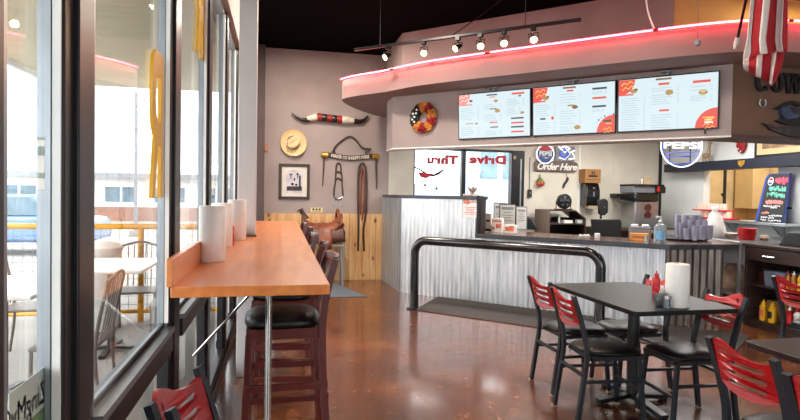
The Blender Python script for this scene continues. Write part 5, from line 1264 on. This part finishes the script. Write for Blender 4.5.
# steel prep table with baskets
t = thing('steel_table', 'stainless steel prep table below the pass-through', 'table', (6.1, 6.85, 0))
MB().span((-.65, -1.1, .87), (.69, 1.1, .90)).build('table_top', STEEL, t, .004)
for x in (-.62, .65):
    for y in (-1.07, 1.07): MB().tube([(x, y, 0), (x, y, .87)], .022, 10).build('leg', STEEL, t)
MB().span((-.30, -1.0, .16), (.62, 1.0, .18)).build('under_shelf', STEEL, t)
p = onZ(746.5, 240.5, .9); t = thing('red_basket', 'red plastic food basket stacked on the steel prep table', 'basket', (p.x+.1, p.y+.1, .90))
for k, nm in enumerate(('basket_lower', 'basket_upper')):
    m = MB(); z = .0+.045*k; n = 28; prof = [(.085, z), (.105, z+.095), (.112, z+.10), (.106, z+.088), (.08, z+.008)]; m.lathe(prof, n); m.build(nm, RED, t)
p = onZ(733.5, 239, .9); o = MB().lathe([(.05, 0), (.085, .05), (.095, .07), (.088, .068), (.045, .008)], 20).build('cream_bowl', MATBOARD); o.location = (p.x+.05, p.y+.1, .90); tag(o, 'small cream bowl on the steel table left of the red basket', 'bowl')
p = onZ(758.5, 241, .9); o = MB().lathe([(.03, 0), (.06, .03), (.045, .06), (.0, .07)], 14).build('bread_roll', TANBAG); o.location = (p.x+.16, p.y+.08, .90); tag(o, 'small brown lump beside the red basket on the steel table', 'food')
# crumpled bag on the under shelf
p = onX(731, 282, 6.1); t = thing('paper_sack', 'crumpled tan paper sack below the steel table', 'sack', (6.15, p.y, .18))
m = MB(); rnd = random.Random(9); n = 16; prof = [(.13, 0), (.16, .08), (.15, .2), (.12, .3), (.09, .34), (0, .33)]; vs = []; fs = []
for r, z in prof:
    for j in range(n): q = r*rnd.uniform(.86, 1.1); vs.append((q*math.cos(2*PI*j/n), q*math.sin(2*PI*j/n), z))
for k in range(len(prof)-1):
    for j in range(n): fs.append((k*n+j, k*n+(j+1) % n, (k+1)*n+(j+1) % n, (k+1)*n+j))
m.add(vs, fs); m.build('sack', TANBAG, t, sharp=180)
# dark condiment cabinet, open front facing the windows
CX, CY0, CY1 = 5.14, 4.0, 5.34
t = thing('condiment_cabinet', 'dark espresso condiment cabinet with one drawer and open shelves', 'cabinet', (CX, CY1, 0), -PI/2); L_ = CY1-CY0
MB().span((0, 0, 0), (.025, .6, .885)).build('side_panel', DARKWOOD, t, .002); MB().span((L_-.025, 0, 0), (L_, .6, .885)).build('side_panel', DARKWOOD, t, .002)
MB().span((-.02, -.02, .885), (L_+.02, .62, .92)).build('top', DARKWOOD, t, .004); MB().span((.025, .58, .05), (L_-.025, .6, .885)).build('back_panel', INK, t)
for z in (.08, .47): MB().span((.025, .03, z-.02), (L_-.025, .58, z)).build('shelf', DARKWOOD, t)
MB().span((.025, .02, 0), (L_-.025, .04, .06)).build('plinth', DARKWOOD, t)
d = MB().span((.03, -.012, .735), (.72, .02, .875)).build('drawer', DARKWOOD, t, .003); m = MB(); m.tube([(.28, -.014, .80), (.28, -.04, .80), (.42, -.04, .80), (.42, -.014, .80)], .005, 6); m.build('handle', CHROME, d)
d = MB().span((.735, -.012, .735), (L_-.03, .02, .875)).build('drawer', DARKWOOD, t, .003); m = MB(); m.tube([(.95, -.014, .80), (.95, -.04, .80), (1.09, -.04, .80), (1.09, -.014, .80)], .005, 6); m.build('handle', CHROME, d)
def incab(y, z, depth=.12): return (CX+depth, y, z+.002)
def cabY(u, v=285): return onX(u+3, v, CX+.12).y
t = thing('shelf_carton', 'brown carton on the bottom shelf of the condiment cabinet', 'box', incab(min(cabY(754.5), CY1-.18), .08, .36), -PI/2); MB().span((-.13, -.1, 0), (.13, .14, .20)).build('carton', CARDB, t, .003)
for i, (u, lab) in enumerate(((763.7, 'yellow mustard bottle on the bottom cabinet shelf, left one'), (772.5, 'yellow mustard bottle with dark label on the bottom cabinet shelf, right one'))):
    t = squeeze('x', incab(cabY(u), .08, .09), (YELLOW, YELLOW), 'mustard bottles on the cabinet shelf', .23, .042, -PI/2, 'mustard_bottle'); t['label'] = lab
    m = MB(); m.add([(.0435*math.cos(a), .0435*math.sin(a), z) for a in [-2.3+.2*i2 for i2 in range(8)] for z in (.045, .12)], [(2*j, 2*j+2, 2*j+3, 2*j+1) for j in range(7)]); m.build('label', (ORANGEPRINT, INK)[i], t)
t = thing('grey_bin', 'grey plastic bin on the middle shelf of the condiment cabinet', 'bin', incab(cabY(778), .47, .12), -PI/2); MB().prism([(-.13, .17), (.13, .17), (.12, 0), (-.11, 0)], -.1, .1).build('bin', mat('slate grey bin', (96, 104, 118), .5, vary=.05), t, .006)
t = thing('dark_red_crate', 'dark red crate with jars on the middle cabinet shelf', 'crate', incab(min(cabY(756), CY1-.24), .47, .25), -PI/2); MB().span((-.2, -.1, 0), (.2, .1, .14)).build('crate', mat('dark maroon crate', (74, 26, 30), .5, vary=.1), t, .004); MB().span((-.1, -.104, .02), (.0, -.1, .05)).build('tag', WHITEPAPER, t); MB().span((-.16, -.1, .15), (.16, .1, .165)).build('liner', STEEL, t)
for i, (dy, mats, lab) in enumerate(((0, (YELLOW, RED), 'yellow sauce bottle with red cap on the middle shelf, leftmost'), (-.075, (mat('amber sauce', (170, 100, 36), .3), WHITEPAINT), 'amber sauce bottle with white cap on the middle shelf'), (-.15, (YELLOW, YELLOW), 'bright yellow sauce bottle on the middle shelf'), (-.225, (mat('pale sauce', (210, 180, 110), .3), RED), 'pale sauce bottle with red cap on the middle shelf, rightmost'))):
    t = squeeze('x', incab(cabY(788, 275)+dy, .47, .08), mats, 'sauce bottles on the middle cabinet shelf', .20, .03, -PI/2, 'sauce_bottle'); t['label'] = lab
for i, (dy, mats, lab) in enumerate(((0, (KETCHUP, WHITEPAINT), 'red squeeze bottle on the bottom shelf behind the right chair, left one'), (-.09, (WHITEPAINT, KETCHUP), 'white squeeze bottle with red cap on the bottom shelf behind the right chair'))):
    t = squeeze('x', incab(cabY(789, 300)+dy, .08, .1), mats, 'squeeze bottles on the bottom cabinet shelf', .22, .038, -PI/2, 'squeeze_bottle'); t['label'] = lab
p = onZ(785, 246, .92); t = thing('napkin_holder', 'black wedge shaped napkin holder on the condiment cabinet', 'napkin holder', (p.x+.12, p.y, .92), -PI/2+.2)
MB().prism([(-.13, 0), (.13, 0), (.11, .14), (-.02, .15), (-.05, .13)], -.06, .06).build('holder', BLACKPLA, t, .008)
p = onZ(797, 247, .92); o = MB().lathe([(.03, 0), (.036, .10), (.038, .102), (.034, .10), (.028, .006)], 16).build('glass_tumbler', CLEAR); o.location = (p.x+.1, p.y, .92); tag(o, 'clear tumbler on the condiment cabinet at the right edge', 'glass')
p = RW(791, 208); t = thing('wall_outlet', 'small dark wall outlet on the white wall below the chalkboard', 'outlet', (XR, p.y, p.z), -PI/2); MB().span((-.05, -.012, -.035), (.05, 0, .035)).build('plate', PLASTICWHITE, t); MB().span((-.035, -.04, -.015), (.03, -.012, .012)).build('plug', INK, t)

# ================================================================== WINDOW SIGNS
def GX(u, v, x=-.462): return onX(u, v, x)
def sign_R(y0, y1, z0, z1, lab):
    t = thing('window_letter', lab, 'window sign', (-.462, (y0+y1)/2, z0)); w = y1-y0; h = z1-z0
    # stem on the far side, bowl on the near side: reads correctly from outside
    out = [(w/2, 0), (w*.24, 0), (w*.24, h*.36), (w*.02, h*.36), (-w*.26, h*.0), (-w*.5, h*.0), (-w*.30, h*.30), (-w*.22, h*.42), (-w*.40, h*.48), (-w*.48, h*.60), (-w*.5, h*.75), (-w*.46, h*.88), (-w*.36, h*.96), (-w*.15, h), (w*.42, h), (w/2, h*.97)]
    hole = [(w*.24, h*.52), (w*.24, h*.84), (w*.02, h*.84), (-w*.16, h*.79), (-w*.22, h*.68), (-w*.16, h*.57), (w*.02, h*.52)]
    me = cut_shape(out, [hole], .012); m = MB(); m.mesh(me, lambda p: Vector((p.z, p.x, p.y))); bpy.data.meshes.remove(me)
    m.build('board', SIGNYEL, t); return t
a, b = GX(150.3, 198), GX(161.5, 198); sign_R(a.y, b.y, (onX(155, 198, -.462)).z, onX(155, 49, -.462).z, 'tall golden letter R board hung inside the second window')
a, b = GX(196.5, 56), GX(203, 56); sign_R(a.y, b.y, onX(200, 56, -.462).z, onX(200, 56, -.462).z+.58, 'golden letter R board high in the third window, cut by the top edge')
# mirrored sticker on the first pane
q0, q1 = onX(9, 395, -.468), onX(47, 385, -.468)
t = thing('window_sticker', 'mirrored pale grey and green sticker low on the first window pane', 'sticker', (-.4705, (q0.y+q1.y)/2, q1.z))
def GS(u, v): q = onX(u, v, -.469); return (q.y-t.location.y, q.z-t.location.z)
yl, yr = GS(9, 395)[0], GS(46.8, 380)[0]; zt_, zm, zb_ = GS(46.8, 365.5)[1], GS(46.8, 404)[1], GS(46.8, 440)[1]
MB().span((0, yl, zm), (.002, yr, zt_)).build('top_band', PALEDECAL, t); MB().span((0, yl, zb_), (.002, yr, zm)).build('green_band', GREEN, t)
m = MB(); me = text_mesh('ZingMyO', .052, .001, .0); xs = [p.co.x for p in me.vertices]; mn = min(xs)
kk = .0125/.0125; zz0 = zm+(zt_-zm)*.38
m.mesh(me, lambda p: Vector((.003, yr-.006-(p.x-mn)*1.0, zz0+p.y*1.25))); bpy.data.meshes.remove(me); m.build('lettering', GREYINK, t)
qa, qb = onY(37.5, 137, 1.272), onY(45.5, 190, 1.272); t = thing('window_notice', 'pale printed notice stuck on the far jamb of the first window', 'notice', ((qa.x+qb.x)/2, 1.2715, (qa.z+qb.z)/2)); hw, hh = (qb.x-qa.x)/2, (qa.z-qb.z)/2
MB().span((-hw, -.002, -hh), (hw, 0, hh)).build('sheet', WHITEPAPER, t); m = MB(); [m.span((-hw*.8+hw*.9*i, -.003, hh*.3), (-hw*.1+hw*.9*i, -.002, hh*.65)) for i in range(2)]; m.span((-hw*.9, -.003, -hh*.55), (hw*.8, -.002, -hh*.35)); m.span((-hw, -.003, hh*.9), (hw, -.002, hh)); m.build('print', GREYINK, t)

# ================================================================== OUTSIDE
GZ = -.13
S(MB().span((-60, -20, GZ-.1), (-.62, 60, GZ)), 'ground_patio', CONCRETE)
S(MB().span((-.62, 9.3, GZ-.1), (40, 60, GZ)), 'ground_drive', ASPHALT)
c0 = onZ(22, 64, 3.1); cend = onZ(120, 87, 3.1)
S(MB().span((c0.x, -6, 3.1), (-.62, cend.y, 3.32)), 'canopy', CANOPY)
S(MB().span((c0.x-.06, -6, 3.02), (c0.x, cend.y+.06, 3.36)), 'trim_40', PLASTICWHITE)
fy = 7.0
t = thing('yellow_railing', 'yellow pipe railing with wire mesh around the patio', 'railing', (-4.5, fy, GZ)); zr = onY(130, 226.5, fy).z-GZ
MB().tube([(-6, 0, zr), (3.8, 0, zr)], .035, 10).build('top_rail', RAILYEL, t); MB().tube([(-6, 0, .12), (3.8, 0, .12)], .025, 8).build('bottom_rail', RAILYEL, t)
for i in range(7): 
    x = onY(141, 240, fy).x+4.5-1.45*i; MB().tube([(x, 0, 0), (x, 0, zr)], .035, 10).build('post', RAILYEL, t)
m = MB(); 
for i in range(98): m.tube([(-6+.1*i, 0, .12), (-6+.1*i, 0, zr)], .003, 4)
for i in range(9): m.tube([(-6, 0, .2+.1*i), (3.8, 0, .2+.1*i)], .003, 4)
m.build('wire_mesh', GREYPLA, t)
def patio_table(x, y, lab):
    t = thing('patio_table', lab, 'patio table', (x, y, GZ), 0, 'white patio tables outside'); MB().span((-.38, -.5, .80), (.38, .5, .83)).build('table_top', PLASTICWHITE, t, .01)
    m = MB(); m.tube([(0, 0, .03), (0, 0, .8)], .035, 10); m.build('pedestal', BLACKMET, t); m = MB(); [m.bar((0, 0, .04), (.3*math.cos(k*PI/2), .3*math.sin(k*PI/2), .02), .05, .03) for k in range(4)]; m.build('cross_base', BLACKMET, t)
patio_table(-1.55, 5.75, 'white patio table outside the second window'); patio_table(-1.95, 4.55, 'white patio table outside the first window')
PATIOMET = mat('glare-lightened patio metal', (104, 90, 82), .5, .1, vary=.1, scale=8)  # dark chair metal lightened to carry glare and reflections in the glass
def patio_chair():
    PCM = PATIOMET
    t = thing('patio_chair', 'x', 'patio chair', (0, 0, GZ), 0, 'dark metal patio chairs outside')
    m = MB(); m.box((0, 0, .45), (.42, .42, .025)); m.build('seat', PCM, t, .01)
    for sx in (-1, 1):
        MB().tube([(sx*.2, -.2, 0), (sx*.2, -.19, .44)], .013, 8).build('leg', PCM, t); MB().tube(bez([(sx*.2, .24, 0), (sx*.2, .2, .45), (sx*.2, .28, .9)], 5), .013, 8).build('leg', PCM, t)
    m = MB(); m.tube(bez([(-.2, .28, .9), (0, .31, .95), (.2, .28, .9)], 5), .013, 8); [m.tube([(x, .21, .47), (x, .295, .92)], .006, 6) for x in (-.12, -.06, 0, .06, .12)]; m.build('backrest', PCM, t)
    return t
pc = patio_chair()
for i, (x, y, rz, lab) in enumerate(((-2.2, 5.7, PI/2+.1, 'dark patio chair on the far left side of the second window table'), (-.98, 5.75, -PI/2+.1, 'dark patio chair at the window side of the second window table'), (-1.5, 6.5, .1, 'dark patio chair by the yellow railing'), (-1.42, 4.35, -PI/2, 'dark patio chair at the window side of the first window table'), (-1.9, 3.8, PI+.1, 'dark patio chair nearest in the first window'))):
    o = pc if i == 0 else copy_tree(pc); o.location = (x, y, GZ); o.rotation_euler = (0, 0, rz); o['label'] = lab
o = MB().lathe([(.2, 0), (.22, .05), (.24, .85), (.26, .9), (.2, .95), (0, .97)], 24).build('trash_can', PLASTICWHITE); q = onY(103, 235, 6.7); o.location = (q.x-.05, 6.7, GZ); tag(o, 'white round trash can by the yellow railing outside', 'trash can')
# lamp pole
q = onY(136, 150, 20); t = thing('light_pole', 'thin grey light pole outside the second window', 'pole', (q.x, 20, GZ)); MB().tube([(0, 0, 0), (0, 0, onY(136, 92, 20).z-GZ)], .06, 8).build('pole', GREYPLA, t); MB().box((0, 0, .1), (.3, .3, .2)).build('base', CONCRETE, t)
# building across the lot
y = 30; ze = onY(130, 178.5, y).z; zbk = onY(130, 207, y).z; x0, x1 = -30, 2
t = thing('metal_roof_building', 'white metal roofed building with brick base across the lot', 'building', (x0, y, GZ))
MB().span((0, 0, 0), (x1-x0, 10, zbk-GZ)).build('brick_base', BRICK, t); MB().span((0, .05, zbk-GZ), (x1-x0, 10, ze-GZ)).build('upper_wall', WHITEPAINT, t)
m = MB(); m.prism([(-.5, ze-GZ), (-.5, ze-GZ+.25), (13, ze-GZ+7.2), (26, ze-GZ+.25), (26, ze-GZ)], -1, x1-x0+1, 'x'); m.build('roof', ROOFWHITE, t); MB().span((-1, -.62, ze-GZ-.02), (x1-x0+1, -.48, ze-GZ+.25)).build('gutter', GREYPLA, t)
m = MB()
for i in range(40): m.bar((i*.9-1, -.5, ze-GZ+.27), (i*.9-1, 13, ze-GZ+7.22), .05, .06)
m.build('roof_seams', PLASTICWHITE, t)
for i in range(12):
    xx = 3.5+i*2.25; f = MB().span((xx, -.03, zbk-GZ+.12), (xx+1.7, .06, ze-GZ-.3)).build('window', WHITEPAINT, t); m = MB(); m.span((xx+.12, -.045, zbk-GZ+.24), (xx+.80, -.03, ze-GZ-.42)); m.span((xx+.9, -.045, zbk-GZ+.24), (xx+1.58, -.03, ze-GZ-.42)); m.build('pane', PANEBLUE, f)
# parked car
q = onY(22, 220, 15); t = thing('parked_car', 'light blue parked car beyond the yellow railing', 'car', (q.x-.4, 15, GZ))
m = MB(); m.prism([(-2.1, .3), (-2.15, .62), (-1.95, .78), (-1.1, .88), (1.5, .9), (2.1, .84), (2.2, .55), (2.15, .3)], -.85, .85); m.build('body', CARPAINT, t, .08)
m = MB(); m.prism([(-1.15, .87), (-.5, 1.36), (.9, 1.40), (1.55, .9)], -.72, .72); m.build('cabin', CARPAINT, t, .06); m = MB(); m.prism([(-.95, .92), (-.42, 1.30), (.15, 1.32), (.15, .92)], -.735, .735); m.prism([(.23, .92), (.23, 1.32), (.82, 1.33), (1.3, .92)], -.735, .735); m.build('side_windows', PANEBLUE, t)
for x in (-1.35, 1.35):
    for y_ in (-.8, .8): wv = MB().lathe([(.2, -.1), (.31, -.09), (.31, .09), (.2, .1)], 20, (x, y_, .31), rot=(PI/2, 0, 0)).build('wheel', RUBBER, t); MB().lathe([(.19, -.105), (.19, .105)], 16, (x, y_, .31), rot=(PI/2, 0, 0)).build('hub', STEEL, wv)
m = MB(); m.span((-2.17, -.7, .58), (-2.1, -.4, .7)); m.span((-2.17, .4, .58), (-2.1, .7, .7)); m.build('headlights', CLEAR, t)
# metal building beyond the drive-through
y = 24; t = thing('drive_side_building', 'pale blue grey metal building beyond the drive-through window', 'building', (5, y, GZ)); xa = onY(472, 170, y).x; xb = onY(540, 170, y).x
zt_ = onY(490, 174, y).z-GZ
MB().span((xa-5, 0, 0), (xb-5, 6, zt_)).build('wall', mat('pale blue grey metal', (136, 146, 176), .6, vary=.03), t); m = MB(); [m.span((xa-5+.4+i*1.1, -.04, zt_-.2), (xa-5+1.2+i*1.1, 0, zt_+1.0)) for i in range(3)]; m.build('upper_windows', PANEBLUE, t); MB().span((xa-5, .0, zt_), (xb-5, 6, zt_+1.2)).build('upper_wall', ROOFWHITE, t)
m = MB(); m.span((xa-5+1.8, -.05, .6), (xa-5+3.6, 0, .95)); m.span((xa-5+1.8, -.05, 1.5), (xa-5+3.6, 0, 1.8)); m.build('white_sign_bands', WHITEPAINT, t)
t = thing('low_screen_wall', 'low pale blue grey wall beyond the drive-through lane', 'wall', (3, 20, GZ)); xa = onY(405, 185, 20).x; xb = onY(470, 185, 20).x; MB().span((xa-3, 0, 0), (xb-3, .2, onY(430, 184, 20).z-GZ)).build('wall', mat('pale screen wall', (146, 154, 182), .7, vary=.03), t)

# ================================================================== LIGHT
w = bpy.data.worlds.new('overcast sky'); sc.world = w; w.use_nodes = True
bg = w.node_tree.nodes['Background']; bg.inputs['Color'].default_value = (.93, .97, 1.0, 1); bg.inputs['Strength'].default_value = 6.2
def area(name, loc, size, energy, color=(1, 1, 1), rot=(0, 0, 0)):
    L = bpy.data.lights.new(name, 'AREA'); L.shape = 'RECTANGLE'; L.size, L.size_y = size; L.energy = energy; L.color = color
    o = bpy.data.objects.new(name, L); COL.objects.link(o); o.location = loc; o.rotation_euler = rot; return o
for i, (x, y, e) in enumerate(((3.5, 7.0, 50), (5.6, 6.3, 56), (5.2, 7.4, 36))): area('kitchen_ceiling_lamp', (x, y, 2.63), (.6, 1.2), e, (1, .97, .92))
area('inner_kitchen_lamp', (7.8, 6.9, 3.4), (.6, 1.2), 65, (1, .95, .84))
for i, (x, y, e) in enumerate(((.45, 7.4, 62), (.6, 5.4, 72), (2.0, 3.4, 40), (4.6, 2.0, 12))): area('dining_fill_light', (x, y, 3.62), (.3, .3), e, (1, .88, .76))  # unseen fill lights added over the dining area, without fixtures
area('upper_wall_lamp', (5.4, 4.75, 3.6), (.8, .3), 16, (1, .78, .45))
sc.cycles.use_denoising = True
sc.cycles.max_bounces = 10; sc.cycles.diffuse_bounces = 5; sc.cycles.glossy_bounces = 4; sc.cycles.transparent_max_bounces = 16; sc.cycles.transmission_bounces = 6
sc.cycles.sample_clamp_indirect = 8
sc.cycles.caustics_reflective = False; sc.cycles.caustics_refractive = False
vs_ = sc.view_settings
sc.display_settings.display_device = 'sRGB'; vs_.view_transform = 'Standard'; vs_.look = 'None'; vs_.exposure = 0.28; vs_.gamma = 1.0; vs_.use_curve_mapping = False
